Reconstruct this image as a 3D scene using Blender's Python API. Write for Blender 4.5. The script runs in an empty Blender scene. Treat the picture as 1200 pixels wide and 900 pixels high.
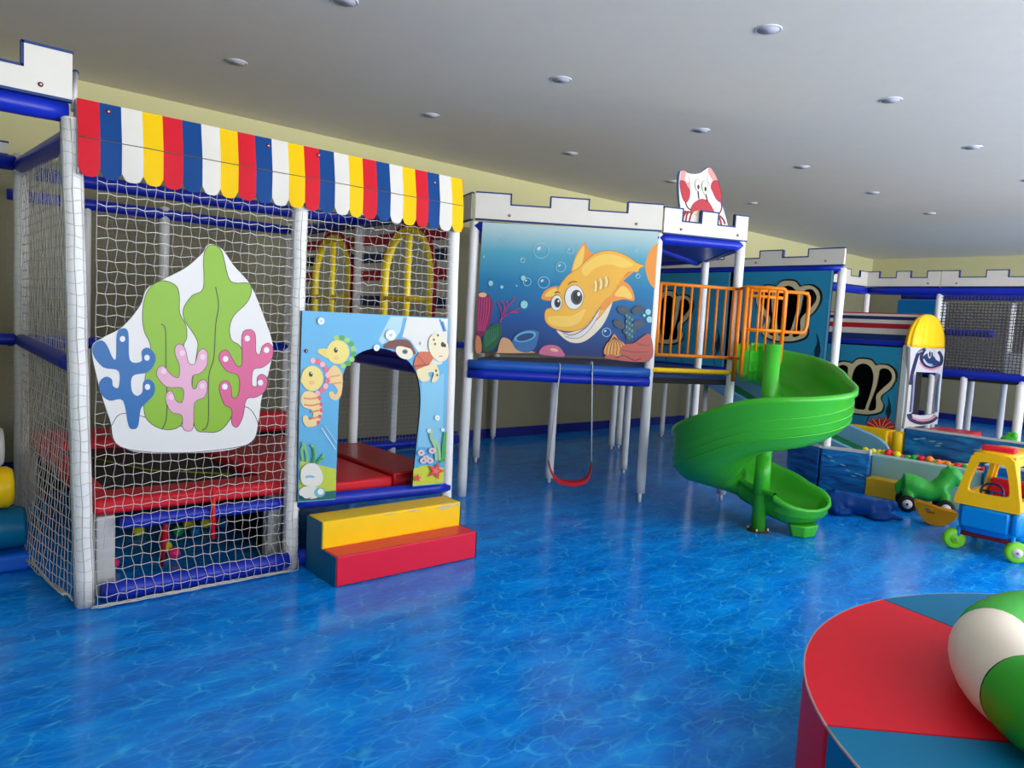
import bpy, bmesh, math, random
from mathutils import Vector, Matrix
from mathutils.geometry import tessellate_polygon
random.seed(7)
C = bpy.context.scene.collection
# ------------------------------------------------------------------ camera model (x runs along the long wall, y towards it, z up)
F, H = 860.0, 1.55
s_ = math.atan(.055)
HX = (math.cos(s_), math.sin(s_)); HN = (math.sin(s_), -math.cos(s_))
dq = (1590-600, 432-450)
D0 = dq[0]*HN[0]+dq[1]*HN[1]; XA = dq[0]*HX[0]+dq[1]*HX[1]
PITCH = math.atan(D0/F); YAW = math.atan(XA/math.hypot(F, D0))
FH = Vector((math.cos(YAW), math.sin(YAW), 0)); RT = Vector((math.sin(YAW), -math.cos(YAW), 0)); UP = Vector((0, 0, 1))
CF = FH*math.cos(PITCH)-UP*math.sin(PITCH); CU = UP*math.cos(PITCH)+FH*math.sin(PITCH)
EYE = Vector((0, 0, H))
def ray(x, y):
    p = (x-600, y-450)
    return CF+RT*((p[0]*HX[0]+p[1]*HX[1])/F)+CU*((p[0]*HN[0]+p[1]*HN[1])/F)
def fl(x, y, z=0): d = ray(x, y); return EYE+d*((z-H)/d.z)
def pU(x, y, U): d = ray(x, y); return EYE+d*(U/d.x)
def pV(x, y, V): d = ray(x, y); return EYE+d*(V/d.y)
def onplane(P, n):
    return lambda x, y: EYE+ray(x, y)*((P-EYE).dot(n)/ray(x, y).dot(n))
def V3(*a): return Vector(a)

# ------------------------------------------------------------------ materials
_m = {}
def lin(c):
    return tuple(((v/255)/12.92 if v/255 <= .04045 else (((v/255)+.055)/1.055)**2.4) for v in c)
def mat(name, rgb, rough=.45, var=.06, bump=.0, bscale=40, metal=0, spec=.33, sss=0):
    if name in _m: return _m[name]
    m = bpy.data.materials.new(name); m.use_nodes = True; nt = m.node_tree; b = nt.nodes['Principled BSDF']
    col = [c*(.80 if name.startswith('print_') else 1) for c in lin(rgb)]
    tc = nt.nodes.new('ShaderNodeTexCoord')
    nz = nt.nodes.new('ShaderNodeTexNoise'); nz.inputs['Scale'].default_value = 6; nz.inputs['Detail'].default_value = 3
    nt.links.new(tc.outputs['Object'], nz.inputs['Vector'])
    mx = nt.nodes.new('ShaderNodeMix'); mx.data_type = 'RGBA'
    mx.inputs['A'].default_value = (*[c*(1-var) for c in col], 1); mx.inputs['B'].default_value = (*[min(1, c*(1+var)) for c in col], 1)
    nt.links.new(nz.outputs['Fac'], mx.inputs['Factor']); nt.links.new(mx.outputs['Result'], b.inputs['Base Color'])
    b.inputs['Roughness'].default_value = rough; b.inputs['Metallic'].default_value = metal
    b.inputs['Specular IOR Level'].default_value = spec
    if bump:
        n2 = nt.nodes.new('ShaderNodeTexNoise'); n2.inputs['Scale'].default_value = bscale; n2.inputs['Detail'].default_value = 2
        nt.links.new(tc.outputs['Object'], n2.inputs['Vector'])
        bp = nt.nodes.new('ShaderNodeBump'); bp.inputs['Strength'].default_value = bump; bp.inputs['Distance'].default_value = .01
        nt.links.new(n2.outputs['Fac'], bp.inputs['Height']); nt.links.new(bp.outputs['Normal'], b.inputs['Normal'])
    _m[name] = m; return m
def ink(rgb):            # printed colours on boards
    return mat('print_%d_%d_%d' % tuple(rgb), rgb, .4, .03)
WHITE = mat('white_vinyl', (212, 208, 197), .4, .04, .15, 25)
FOAM = mat('white_foam_sleeve', (226, 226, 224), .5, .03, .1, 60)
BLUE = mat('blue_vinyl', (18, 42, 170), .35, .08, .15, 20)
NAVY = mat('navy_trim', (20, 52, 110), .5)
BRD = mat('blue_board', (38, 92, 150), .45)
RED = mat('red_vinyl', (205, 22, 40), .38, .06, .15, 18)
YEL = mat('yellow_vinyl', (250, 205, 10), .4, .05, .1, 18)
TEAL = mat('teal_vinyl', (0, 98, 140), .4, .05, .15, 18)
BLACK = mat('black', (14, 14, 16), .5)
DARK = mat('dark_ply', (30, 28, 26), .7)
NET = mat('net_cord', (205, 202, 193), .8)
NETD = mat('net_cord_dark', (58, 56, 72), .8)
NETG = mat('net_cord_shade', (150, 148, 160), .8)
ORANGE = mat('orange_paint', (232, 128, 18), .3)
GRN = mat('green_plastic', (62, 176, 44), .28, .03)
STEEL = mat('white_steel', (225, 225, 225), .3)
BTN = mat('brown_button', (110, 30, 30), .4)

def new_nt(name):
    m = bpy.data.materials.new(name); m.use_nodes = True
    return m, m.node_tree, m.node_tree.nodes['Principled BSDF']
def ramp(nt, stops, interp='LINEAR'):
    r = nt.nodes.new('ShaderNodeValToRGB'); r.color_ramp.interpolation = interp
    e = r.color_ramp.elements
    while len(e) < len(stops): e.new(.5)
    for k, (p, c) in enumerate(stops): e[k].position = p; e[k].color = (*lin(c), 1)
    return r
def floor_mat():
    m, nt, b = new_nt('water_print_vinyl'); L = nt.links.new; N = nt.nodes.new
    tc = N('ShaderNodeTexCoord')
    def caustic(scale, sx, sy, off, w, dist):
        mp = N('ShaderNodeMapping'); mp.inputs['Scale'].default_value = (sx, sy, 1); mp.inputs['Location'].default_value = (off, off*2, 0)
        mp.inputs['Rotation'].default_value = (0, 0, -.65)
        L(tc.outputs['Object'], mp.inputs['Vector'])
        nz = N('ShaderNodeTexNoise'); nz.inputs['Scale'].default_value = scale*.55; nz.inputs['Detail'].default_value = 3
        L(mp.outputs[0], nz.inputs['Vector'])
        ad = N('ShaderNodeVectorMath'); ad.operation = 'MULTIPLY_ADD'
        ad.inputs[1].default_value = (dist, dist, 0); L(nz.outputs['Color'], ad.inputs[0]); L(mp.outputs[0], ad.inputs[2])
        vo = N('ShaderNodeTexVoronoi'); vo.feature = 'DISTANCE_TO_EDGE'; vo.inputs['Scale'].default_value = scale
        L(ad.outputs[0], vo.inputs['Vector'])
        mr = N('ShaderNodeMapRange'); mr.inputs['From Min'].default_value = 0; mr.inputs['From Max'].default_value = w
        mr.inputs['To Min'].default_value = 1; mr.inputs['To Max'].default_value = 0; mr.interpolation_type = 'SMOOTHERSTEP'
        L(vo.outputs['Distance'], mr.inputs['Value'])
        return mr.outputs[0]
    c1 = caustic(5.0, 1.0, 2.0, 0, .055, .34); c2 = caustic(9.0, 1.0, 1.9, 3.3, .12, .26)
    big = N('ShaderNodeTexNoise'); big.inputs['Scale'].default_value = 3.2; big.inputs['Detail'].default_value = 4
    bm_ = N('ShaderNodeMapping'); bm_.inputs['Rotation'].default_value = (0, 0, -.65); bm_.inputs['Scale'].default_value = (.8, 2.4, 1); L(tc.outputs['Object'], bm_.inputs[0]); L(bm_.outputs[0], big.inputs['Vector'])
    fine = N('ShaderNodeTexNoise'); fine.inputs['Scale'].default_value = 9; fine.inputs['Detail'].default_value = 3
    L(tc.outputs['Object'], fine.inputs['Vector'])
    base = ramp(nt, [(.3, (0, 108, 212)), (.5, (0, 127, 236)), (.72, (0, 152, 252))])
    L(big.outputs['Fac'], base.inputs[0])
    def mul(a, bb):
        n = N('ShaderNodeMath'); n.operation = 'MULTIPLY'
        for k, v in enumerate((a, bb)):
            if isinstance(v, float): n.inputs[k].default_value = v
            else: L(v, n.inputs[k])
        return n.outputs[0]
    f2 = N('ShaderNodeMapRange'); f2.inputs['From Min'].default_value = .40; f2.inputs['From Max'].default_value = .72; L(fine.outputs['Fac'], f2.inputs['Value'])
    k1 = mul(mul(c1, f2.outputs[0]), .65); k2 = mul(c2, .15)
    s = N('ShaderNodeMath'); s.operation = 'ADD'; s.use_clamp = True; L(k1, s.inputs[0]); L(k2, s.inputs[1])
    mx = N('ShaderNodeMix'); mx.data_type = 'RGBA'; L(s.outputs[0], mx.inputs['Factor']); L(base.outputs[0], mx.inputs['A'])
    mx.inputs['B'].default_value = (*lin((70, 200, 255)), 1)
    L(mx.outputs['Result'], b.inputs['Base Color'])
    b.inputs['Roughness'].default_value = .17; b.inputs['Specular IOR Level'].default_value = .16; b.inputs['Specular Tint'].default_value = (.45, .8, 1, 1)
    bp = N('ShaderNodeBump'); bp.inputs['Strength'].default_value = .12; bp.inputs['Distance'].default_value = .004
    L(big.outputs['Fac'], bp.inputs['Height']); L(bp.outputs[0], b.inputs['Normal'])
    return m
def wave_mat():
    m, nt, b = new_nt('wave_print_vinyl'); L = nt.links.new; N = nt.nodes.new
    tc = N('ShaderNodeTexCoord'); mp = N('ShaderNodeMapping'); mp.inputs['Scale'].default_value = (1.2, 1.2, 7)
    L(tc.outputs['Object'], mp.inputs[0])
    nz = N('ShaderNodeTexNoise'); nz.inputs['Scale'].default_value = 2.2; nz.inputs['Detail'].default_value = 5; nz.inputs['Distortion'].default_value = 1.2
    L(mp.outputs[0], nz.inputs[0])
    r = ramp(nt, [(.3, (4, 50, 106)), (.5, (8, 98, 164)), (.62, (24, 124, 188)), (.74, (48, 146, 200)), (.86, (170, 215, 235))])
    L(nz.outputs['Fac'], r.inputs[0]); L(r.outputs[0], b.inputs['Base Color']); b.inputs['Roughness'].default_value = .35
    return m
def mural_mat():
    m, nt, b = new_nt('mural_print'); L = nt.links.new; N = nt.nodes.new
    tc = N('ShaderNodeTexCoord'); sp = N('ShaderNodeSeparateXYZ'); L(tc.outputs['Generated'], sp.inputs[0])
    nz = N('ShaderNodeTexNoise'); nz.inputs['Scale'].default_value = 3; L(tc.outputs['Object'], nz.inputs[0])
    a = N('ShaderNodeMath'); a.operation = 'MULTIPLY_ADD'; a.inputs[1].default_value = .05; L(nz.outputs['Fac'], a.inputs[0]); L(sp.outputs['Z'], a.inputs[2])
    r = ramp(nt, [(.05, (16, 40, 100)), (.3, (6, 74, 138)), (.58, (10, 112, 158)), (.8, (70, 150, 172)), (1.0, (168, 192, 192))])
    L(a.outputs[0], r.inputs[0]); L(r.outputs[0], b.inputs['Base Color']); b.inputs['Roughness'].default_value = .5; b.inputs['Specular IOR Level'].default_value = .3
    return m
def plaster(name, rgb, rough=.85):
    return mat(name, rgb, rough, .035, .2, 8, spec=.2)
FLOORM = floor_mat(); WAVE = wave_mat(); MURAL = mural_mat()
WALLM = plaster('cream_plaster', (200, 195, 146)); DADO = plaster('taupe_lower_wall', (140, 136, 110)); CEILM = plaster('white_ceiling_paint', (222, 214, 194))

# ------------------------------------------------------------------ mesh builder
def cr(pts, closed=True, n=6):
    """Catmull-Rom through points of any dimension"""
    P = [Vector(p) for p in pts]; N = len(P); out = []
    rng = range(N) if closed else range(N-1)
    for i in rng:
        g = (lambda k: P[k % N]) if closed else (lambda k: P[max(0, min(N-1, k))])
        a, b, c, d = g(i-1), g(i), g(i+1), g(i+2)
        for k in range(n):
            t = k/n
            out.append(.5*((2*b)+(c-a)*t+(2*a-5*b+4*c-d)*t*t+(3*b-a-3*c+d)*t**3))
    if not closed: out.append(P[-1])
    return out
class MB:
    def __init__(s): s.v = []; s.f = []; s.mi = []; s.mats = []; s.sm = []
    def m(s, m):
        if m not in s.mats: s.mats.append(m)
        return s.mats.index(m)
    def add(s, vs, fs, m, smooth=False):
        b = len(s.v); k = s.m(m); s.v.extend(Vector(v) for v in vs)
        for f in fs: s.f.append(tuple(b+i for i in f)); s.mi.append(k); s.sm.append(smooth)
        return s
    def obox(s, c, ax, ay, az, m):
        """box of centre c and half axes ax, ay, az"""
        c, ax, ay, az = Vector(c), Vector(ax), Vector(ay), Vector(az)
        vs = [c+ax*i+ay*j+az*k for k in (-1, 1) for j in (-1, 1) for i in (-1, 1)]
        return s.add(vs, [(0, 2, 3, 1), (4, 5, 7, 6), (0, 1, 5, 4), (2, 6, 7, 3), (0, 4, 6, 2), (1, 3, 7, 5)], m)
    def box(s, lo, hi, m):
        lo, hi = Vector(lo), Vector(hi); h = (hi-lo)/2
        return s.obox((lo+hi)/2, (h.x, 0, 0), (0, h.y, 0), (0, 0, h.z), m)
    def tube(s, path, r, m, seg=12, cap=True, closed=False, smooth=True, flat=1.0):
        P = [Vector(p) for p in path]; n = len(P); vs = []; up = None
        R = r if isinstance(r, (list, tuple)) else [r]*n
        for i, p in enumerate(P):
            if closed: t = P[(i+1) % n]-P[i-1]
            else: t = P[min(n-1, i+1)]-P[max(0, i-1)]
            t.normalize()
            if up is None:
                up = Vector((0, 0, 1)) if abs(t.z) < .9 else Vector((1, 0, 0))
            u = (up-t*up.dot(t)).normalized(); w = t.cross(u); up = u
            for k in range(seg):
                a = 2*math.pi*(k+.5)/seg
                vs.append(p+(w*math.cos(a)+u*math.sin(a)*flat)*R[i])
        fs = []
        for i in range(n if closed else n-1):
            for k in range(seg):
                a, b = i*seg+k, i*seg+(k+1) % seg; c, d = ((i+1) % n)*seg+(k+1) % seg, ((i+1) % n)*seg+k
                fs.append((a, b, c, d))
        if cap and not closed:
            fs.append(tuple(range(seg))[::-1]); fs.append(tuple((n-1)*seg+k for k in range(seg)))
        return s.add(vs, fs, m, smooth)
    def cyl(s, a, b, r, m, seg=20, r2=None): return s.tube([a, b], [r, r if r2 is None else r2], m, seg)
    def ell(s, c, rx, ry, rz, m, seg=14, rings=8, rot=None):
        vs = []; c = Vector(c); M = rot or Matrix.Identity(3)
        for j in range(rings+1):
            ph = math.pi*j/rings
            for k in range(seg):
                a = 2*math.pi*k/seg
                vs.append(c+M @ Vector((rx*math.sin(ph)*math.cos(a), ry*math.sin(ph)*math.sin(a), rz*math.cos(ph))))
        fs = []
        for j in range(rings):
            for k in range(seg):
                a, b, cc, d = j*seg+k, j*seg+(k+1) % seg, (j+1)*seg+(k+1) % seg, (j+1)*seg+k
                if j == 0: fs.append((a, d, cc))
                elif j == rings-1: fs.append((a, d, b))
                else: fs.append((a, d, cc, b))
        return s.add(vs, fs, m, True)
    def board(s, loops, off, m, ms=None):
        """planar loops (outer, holes...) extruded by vector off; the front is at loops+off"""
        loops = [[Vector(p) for p in l] for l in loops]; off = Vector(off)
        tri = tessellate_polygon(loops); flat = [p for l in loops for p in l]; n = len(flat)
        nn = off.normalized()
        def orient(t, want):
            a, b, c = (flat[i] for i in t)
            return t if ((b-a).cross(c-a)).dot(nn)*want > 0 else t[::-1]
        s.add([p+off for p in flat], [orient(t, 1) for t in tri], m)
        ms = ms or m
        s.add(flat, [orient(t, -1) for t in tri], ms)
        b = 0
        for k, l in enumerate(loops):
            q = len(l); vs = l+[p+off for p in l]
            area = sum(((l[i]-l[0]).cross(l[(i+1) % q]-l[0])).dot(nn) for i in range(q))
            fs = [(i, (i+1) % q, q+(i+1) % q, q+i) for i in range(q)]
            if (area > 0) != (k == 0): fs = [f[::-1] for f in fs]
            s.add(vs, fs, ms)
        return s
    def poly(s, pts, m, n):
        """flat print on a board facing n"""
        pts = [Vector(p) for p in pts]; n = Vector(n)
        tri = tessellate_polygon([pts])
        fs = []
        for t in tri:
            a, b, c = (pts[i] for i in t)
            fs.append(t if ((b-a).cross(c-a)).dot(n) > 0 else t[::-1])
        return s.add(pts, fs, m)
    def build(s, name, parent=None, bevel=0, seg=2, sub=0, remesh=0, keep=False, **props):
        me = bpy.data.meshes.new(name)
        if parent is not None: org = parent_org[parent.name]
        elif keep: org = Vector((0, 0, 0))
        else:
            lo = [min(v[i] for v in s.v) for i in range(3)]; hi = [max(v[i] for v in s.v) for i in range(3)]
            org = Vector(((lo[0]+hi[0])/2, (lo[1]+hi[1])/2, lo[2]))
        me.from_pydata([v-org for v in s.v], [], s.f)
        for m in s.mats: me.materials.append(m)
        me.polygons.foreach_set('material_index', s.mi); me.polygons.foreach_set('use_smooth', s.sm); me.update()
        o = bpy.data.objects.new(name, me); C.objects.link(o)
        parent_org[o.name] = org
        if parent is not None: o.parent = parent
        else: o.location = org
        if remesh:
            r = o.modifiers.new('r', 'REMESH'); r.mode = 'VOXEL'; r.voxel_size = remesh; r.use_smooth_shade = True
            sm = o.modifiers.new('s', 'SMOOTH'); sm.factor = .5; sm.iterations = 6
        if bevel:
            b = o.modifiers.new('b', 'BEVEL'); b.width = bevel; b.segments = seg; b.limit_method = 'ANGLE'; b.angle_limit = math.radians(40)
            b.harden_normals = False
            for p in me.polygons: p.use_smooth = True
            try: me.set_sharp_from_angle(angle=math.radians(50))
            except Exception: pass
        if sub:
            u = o.modifiers.new('u', 'SUBSURF'); u.levels = sub; u.render_levels = sub
        for k, v in props.items(): o[k] = v
        return o
parent_org = {}
def thing(name, loc, label, cat, group=None):
    o = bpy.data.objects.new(name, None); C.objects.link(o); o.location = loc; o.empty_display_size = .1
    parent_org[o.name] = Vector(loc); o['label'] = label; o['category'] = cat
    if group: o['group'] = group
    return o
def tag(o, label, cat, group=None):
    o['label'] = label; o['category'] = cat
    if group: o['group'] = group
    return o
def struct(o): o['kind'] = 'structure'; return o
def dup(o, loc, label, group=None):
    r = o.copy(); C.objects.link(r); r.location = loc; r['label'] = label
    for ch in list(o.children):
        c = ch.copy(); C.objects.link(c); c.parent = r
        for g in ch.children:
            d = g.copy(); C.objects.link(d); d.parent = c
    return r

def post(parent, x, y, z0, z1, r=.042, m=None, foot=0, lean=(0, 0), wrap=False, name='post'):
    mb = MB(); a = V3(x, y, z0+foot); b = V3(x+lean[0], y+lean[1], z1)
    n = 14; P = [a.lerp(b, k/n) for k in range(n+1)]
    mb.tube(P, [r*(1+.03*math.sin(k*2.1)) for k in range(n+1)], m or FOAM, 18)
    mb.ell(b, r, r, r*.35, m or FOAM)
    if foot: mb.cyl((x, y, z0+.003), (x, y, z0+foot+.01), .017, STEEL, 10)
    o = mb.build(name, parent)
    if wrap:
        w = MB(); R = r+.002; nr = int((z1-z0)/.055)
        for k in range(nr):
            z = z0+.03+k*.055; c = a.lerp(b, (z-a.z)/(b.z-a.z))
            w.tube([c+V3(R*math.cos(t), R*math.sin(t), .006*math.sin(3*t+k)) for t in [2*math.pi*j/16 for j in range(16)]], .0022, NET, 3, closed=True)
        for j in range(7):
            t = 2*math.pi*j/7
            w.tube([a.lerp(b, k/n)+V3(R*math.cos(t+.12*(k % 2)), R*math.sin(t+.12*(k % 2)), 0) for k in range(n+1)], .0022, NET, 3)
        w.build('net_wrap', o)
    return o
def rail(parent, a, b, r=.045, m=None, name='rail', sag=0):
    a, b = Vector(a), Vector(b); n = 10
    return MB().tube([a.lerp(b, k/n)-V3(0, 0, sag*math.sin(math.pi*k/n)) for k in range(n+1)], [r*(1 if 0 < k < n else .93) for k in range(n+1)], m or BLUE, 16).build(name, parent)
def net(parent, o, ex, ey, nx, ny, r=.0022, m=None, bulge=None, jit=.003, name='net'):
    """knotted cord net over the patch o + ex*s + ey*t, nx by ny cells"""
    o, ex, ey = Vector(o), Vector(ex), Vector(ey); mb = MB(); nrm = ex.cross(ey).normalized()
    cx, cy = ex/nx, ey/ny; G = {}
    for i in range(nx+1):
        for j in range(ny+1):
            z = .16 if (i+j) % 2 else -.16
            p = o+ex*(i/nx)+ey*(j/ny)
            if 0 < i < nx: p = p+cx*(z*.6)
            if 0 < j < ny: p = p+cy*(z*.5)
            p = p+Vector((random.uniform(-jit, jit), random.uniform(-jit, jit), random.uniform(-jit, jit)))
            if bulge: p = p+bulge(i/nx, j/ny)
            G[i, j] = p
    for i in range(nx+1): mb.tube([G[i, j] for j in range(ny+1)], r, m or NET, 3, cap=False, smooth=False)
    for j in range(ny+1): mb.tube([G[i, j] for i in range(nx+1)], r, m or NET, 3, cap=False, smooth=False)
    return mb.build(name, parent)
def buttons(parent, pts, n, m=None):
    n = Vector(n).normalized()
    for p in pts:
        mb = MB(); mb.cyl(Vector(p), Vector(p)+n*.006, .011, m or BTN, 12); mb.cyl(Vector(p)+n*.006, Vector(p)+n*.009, .005, WHITE, 8)
        mb.build('snap_button', parent)
class Art:
    """prints on a flat board: points are (x, y) in an enlargement of the board's face"""
    def __init__(s, mb, f, n, x0, y0, sc, base=0.0): s.mb, s.f, s.n, s.x0, s.y0, s.sc, s.base, s.l = mb, f, Vector(n).normalized(), x0, y0, sc, base, 0
    def w(s, p, lift=None): return s.f(s.x0+p[0]/s.sc, s.y0+p[1]/s.sc)+s.n*(s.base if lift is None else lift)
    def fill(s, pts, rgb, smooth=5):
        s.l += 1; h = s.base+.00015*s.l
        q = cr([(p[0], p[1]) for p in pts], True, smooth) if smooth else [Vector(p) for p in pts]
        s.mb.poly([s.w(p, h) for p in q], ink(rgb), s.n)
    def ell(s, c, rx, ry, rgb, rot=0, k=24):
        cs, sn = math.cos(rot), math.sin(rot)
        s.fill([(c[0]+rx*math.cos(t)*cs-ry*math.sin(t)*sn, c[1]+rx*math.cos(t)*sn+ry*math.sin(t)*cs) for t in [2*math.pi*i/k for i in range(k)]], rgb, 0)
    def line(s, pts, w, rgb, closed=False, smooth=4):
        q = cr([(p[0], p[1]) for p in pts], closed, smooth) if smooth else [Vector(p) for p in pts]
        s.l += 1; h = s.base+.00015*s.l; N = len(q); L = []; R = []
        for i in range(N):
            t = (q[(i+1) % N]-q[i-1]) if closed else (q[min(N-1, i+1)]-q[max(0, i-1)])
            if t.length < 1e-6: t = Vector((1, 0))
            t.normalize(); nn = Vector((-t.y, t.x))*w/2
            L.append(s.w(q[i]+nn, h)); R.append(s.w(q[i]-nn, h))
        vs = L+R; fs = []
        for i in range(N if closed else N-1):
            j = (i+1) % N; f = (i, j, N+j, N+i)
            a, b, c = vs[f[0]], vs[f[1]], vs[f[2]]
            fs.append(f if ((b-a).cross(c-a)).dot(s.n) > 0 else f[::-1])
        s.mb.add(vs, fs, ink(rgb))
    def ring(s, c, r, w, rgb): s.line([(c[0]+r*math.cos(t), c[1]+r*math.sin(t)) for t in [2*math.pi*i/20 for i in range(20)]], w, rgb, True, 0)

# ------------------------------------------------------------------ the room
X0, X1, Y0, Y1, HC = -2.6, 17.2, -3.2, 7.44, 3.42
struct(MB().box((X0-.2, Y0-.2, -.1), (X1+.2, Y1+.2, 0), FLOORM).build('floor', keep=True))
struct(MB().box((X0-.2, Y0-.2, HC), (X1+.2, Y1+.2, HC+.15), CEILM).build('ceiling', keep=True))
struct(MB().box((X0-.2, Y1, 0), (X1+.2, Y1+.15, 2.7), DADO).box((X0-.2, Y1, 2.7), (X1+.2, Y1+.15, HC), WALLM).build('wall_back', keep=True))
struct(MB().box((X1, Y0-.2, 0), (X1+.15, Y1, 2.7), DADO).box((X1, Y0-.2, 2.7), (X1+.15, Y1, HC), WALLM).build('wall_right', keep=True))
struct(MB().box((X0-.15, Y0-.2, 0), (X0, Y1, HC), WALLM).build('wall_left', keep=True))
BB = mat('blue_baseboard', (16, 30, 120), .4)
struct(MB().box((X0, Y1-.02, 0), (X1, Y1, .13), BB).build('baseboard_back', keep=True))
struct(MB().box((X1-.02, Y0, 0), (X1, Y1-.02, .13), BB).build('baseboard_right', keep=True))
# glazed front behind the photographer: the daylight comes in here
WZ0, WZ1 = .25, 3.15
wf = MB(); wf.box((X0, Y0-.15, 0), (X1, Y0, WZ0), WALLM); wf.box((X0, Y0-.15, WZ1), (X1, Y0, HC), WALLM)
nw = 8; pitch = (X1-X0)/nw; wf.box((X0+.12, Y0-.15, WZ0), (X0+pitch-.12, Y0, WZ1), WALLM)  # unseen first bay walled up to dim the playhouse front
for k in range(nw+1):
    x = X0+k*pitch; wf.box((max(X0, x-.12), Y0-.15, WZ0), (min(X1, x+.12), Y0, WZ1), WALLM)
struct(wf.build('wall_front', keep=True))
for k in range(1, nw):
    a, b = X0+k*pitch+.12, X0+(k+1)*pitch-.12; w = MB()
    w.box((a, Y0-.1, WZ0), (b, Y0-.05, WZ0+.06), STEEL); w.box((a, Y0-.1, WZ1-.06), (b, Y0-.05, WZ1), STEEL)
    for x in (a, (a+b)/2-.03, b-.06): w.box((x, Y0-.1, WZ0+.06), (x+.06, Y0-.05, WZ1-.06), STEEL)
    struct(w.build('window_%d' % k, keep=True))

# recessed downlights
LW = mat('downlight_ring', (205, 205, 208), .5); LD = mat('downlight_diffuser', (180, 180, 184), .5)
dl = thing('downlight', (2.17, 4.2, HC), 'x', 'ceiling light', 'recessed ceiling downlights')
mb = MB(); mb.tube([(2.17+.075*math.cos(t), 4.2+.075*math.sin(t), HC-.001) for t in [2*math.pi*i/28 for i in range(28)]], .006, LW, 8, closed=True); mb.build('trim_ring', dl)
MB().cyl((2.17, 4.2, HC-.008), (2.17, 4.2, HC-.001), .066, LD, 28).build('diffuser', dl)
RN = {5.85: 'row nearest the back wall', 4.2: 'middle row', 2.56: 'row nearest the camera side'}
first = True
ordn = ['first', 'second', 'third', 'fourth', 'fifth', 'sixth', 'seventh']
for vy, xs in ((4.2, [2.17, 4.0, 5.83, 7.72, 9.52, 11.4]), (5.85, [2.13, 3.93, 5.78, 7.6, 9.45]), (2.56, [4.16, 5.96, 7.81, 9.65])):
    for k, x in enumerate(xs):
        lab = 'round unlit ceiling downlight, %s from the left in the %s' % (ordn[k], RN[vy])
        if first: dl['label'] = lab; first = False
        else: dup(dl, (x, vy, HC), lab)

# ------------------------------------------------------------------ playhouse frame (left)
YF, YM, YB = 4.1, 5.45, 6.75
XL, XC, XR = .77, 1.88, 3.0
pf = thing('playhouse', (1.9, 5.2, 0), 'white padded post playhouse frame wrapped in cord netting, left of the shark mural', 'play frame')
post(pf, .79, YF, 0, 2.39, .044, wrap=True, lean=(-.07, 0))
post(pf, XC, YF, 0, 2.28, .043, wrap=True)
post(pf, XR+.03, YF, 0, 2.28, .04, lean=(-.05, 0))
post(pf, .75, 5.9, 0, 2.47, .042, wrap=True)
post(pf, XR+.02, YM, .0, 2.38, .04)
post(pf, XC, YB, 0, 2.35, .04); post(pf, XR, YB, 0, 2.35, .04); post(pf, 1.3, YB, 0, 2.3, .03)
for z, yy in ((2.31, YF), (2.3, 5.45), (2.3, YB)): rail(pf, (XL, yy, z), (XR, yy, z), .045)
rail(pf, (.75, YF, 2.33), (.75, 5.9, 2.40), .05); rail(pf, (XR, YF, 2.3), (XR, YB, 2.3), .045)
rail(pf, (XL, YB, 1.2), (XR, YB, 1.2), .045); rail(pf, (XL, 5.45, 1.26), (XC+.1, 5.45, 1.26), .035)
rail(pf, (.75, YF+.05, 1.22), (.75, 5.9, 1.25), .045); rail(pf, (1.0, 5.9, 1.25), (-.8, 5.9, 1.27), .04)
rail(pf, (XC+.02, YF-.005, .40), (XR+.03, YF-.005, .375), .042)
rail(pf, (.86, YF-.03, .062), (XC-.03, YF-.03, .062), .05)
rail(pf, (XC+.04, YF-.01, .06), (XR, YF-.01, .06), .05)
rail(pf, (XR, YF+.06, 1.19), (XR, YM-.04, 1.20), .055); rail(pf, (XR-.02, YF+.06, 1.27), (XR-.02, YM-.04, 1.28), .045)
# nets
net(pf, (.83, YF-.012, .012), (XC-.82, 0, 0), (0, 0, 2.27), 24, 42, .0019, NET, bulge=lambda s, t: V3(0, -.085*min(1, max(0, 1.5-t/.05)), 0))
net(pf, (XC+.02, YF-.012, 1.54), (XR-XC-.02, 0, 0), (0, 0, .74), 25, 15, .0017, NET, jit=.005)
net(pf, (.75, YF+.02, .04), (0, 1.86, 0), (0, 0, 2.34), 40, 42, .0021, NET, bulge=lambda s, t: V3(-.12*math.sin(math.pi*s)*max(0, 1-t*2.2), 0, 0))
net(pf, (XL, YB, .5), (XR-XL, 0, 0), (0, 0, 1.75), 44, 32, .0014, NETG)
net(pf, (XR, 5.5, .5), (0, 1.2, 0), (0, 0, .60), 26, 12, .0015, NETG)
# gathered net hem on the floor
hm = MB()
for k in range(5):
    hm.tube([V3(.80+1.05*t, YF-.085-.008*k+.004*math.sin(9*t+k), .012+.006*math.sin(24*t+k*2)+.004*k) for t in [i/26 for i in range(27)]], .003, NET, 4)
    hm.tube([V3(.74-.07*math.sin(math.pi*t)-.01*k, YF+.02+1.7*t, .03+.012*k+.015*math.sin(17*t+k)) for t in [i/26 for i in range(27)]], .0035, NET, 4)
hm.build('net_hem', pf)

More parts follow.
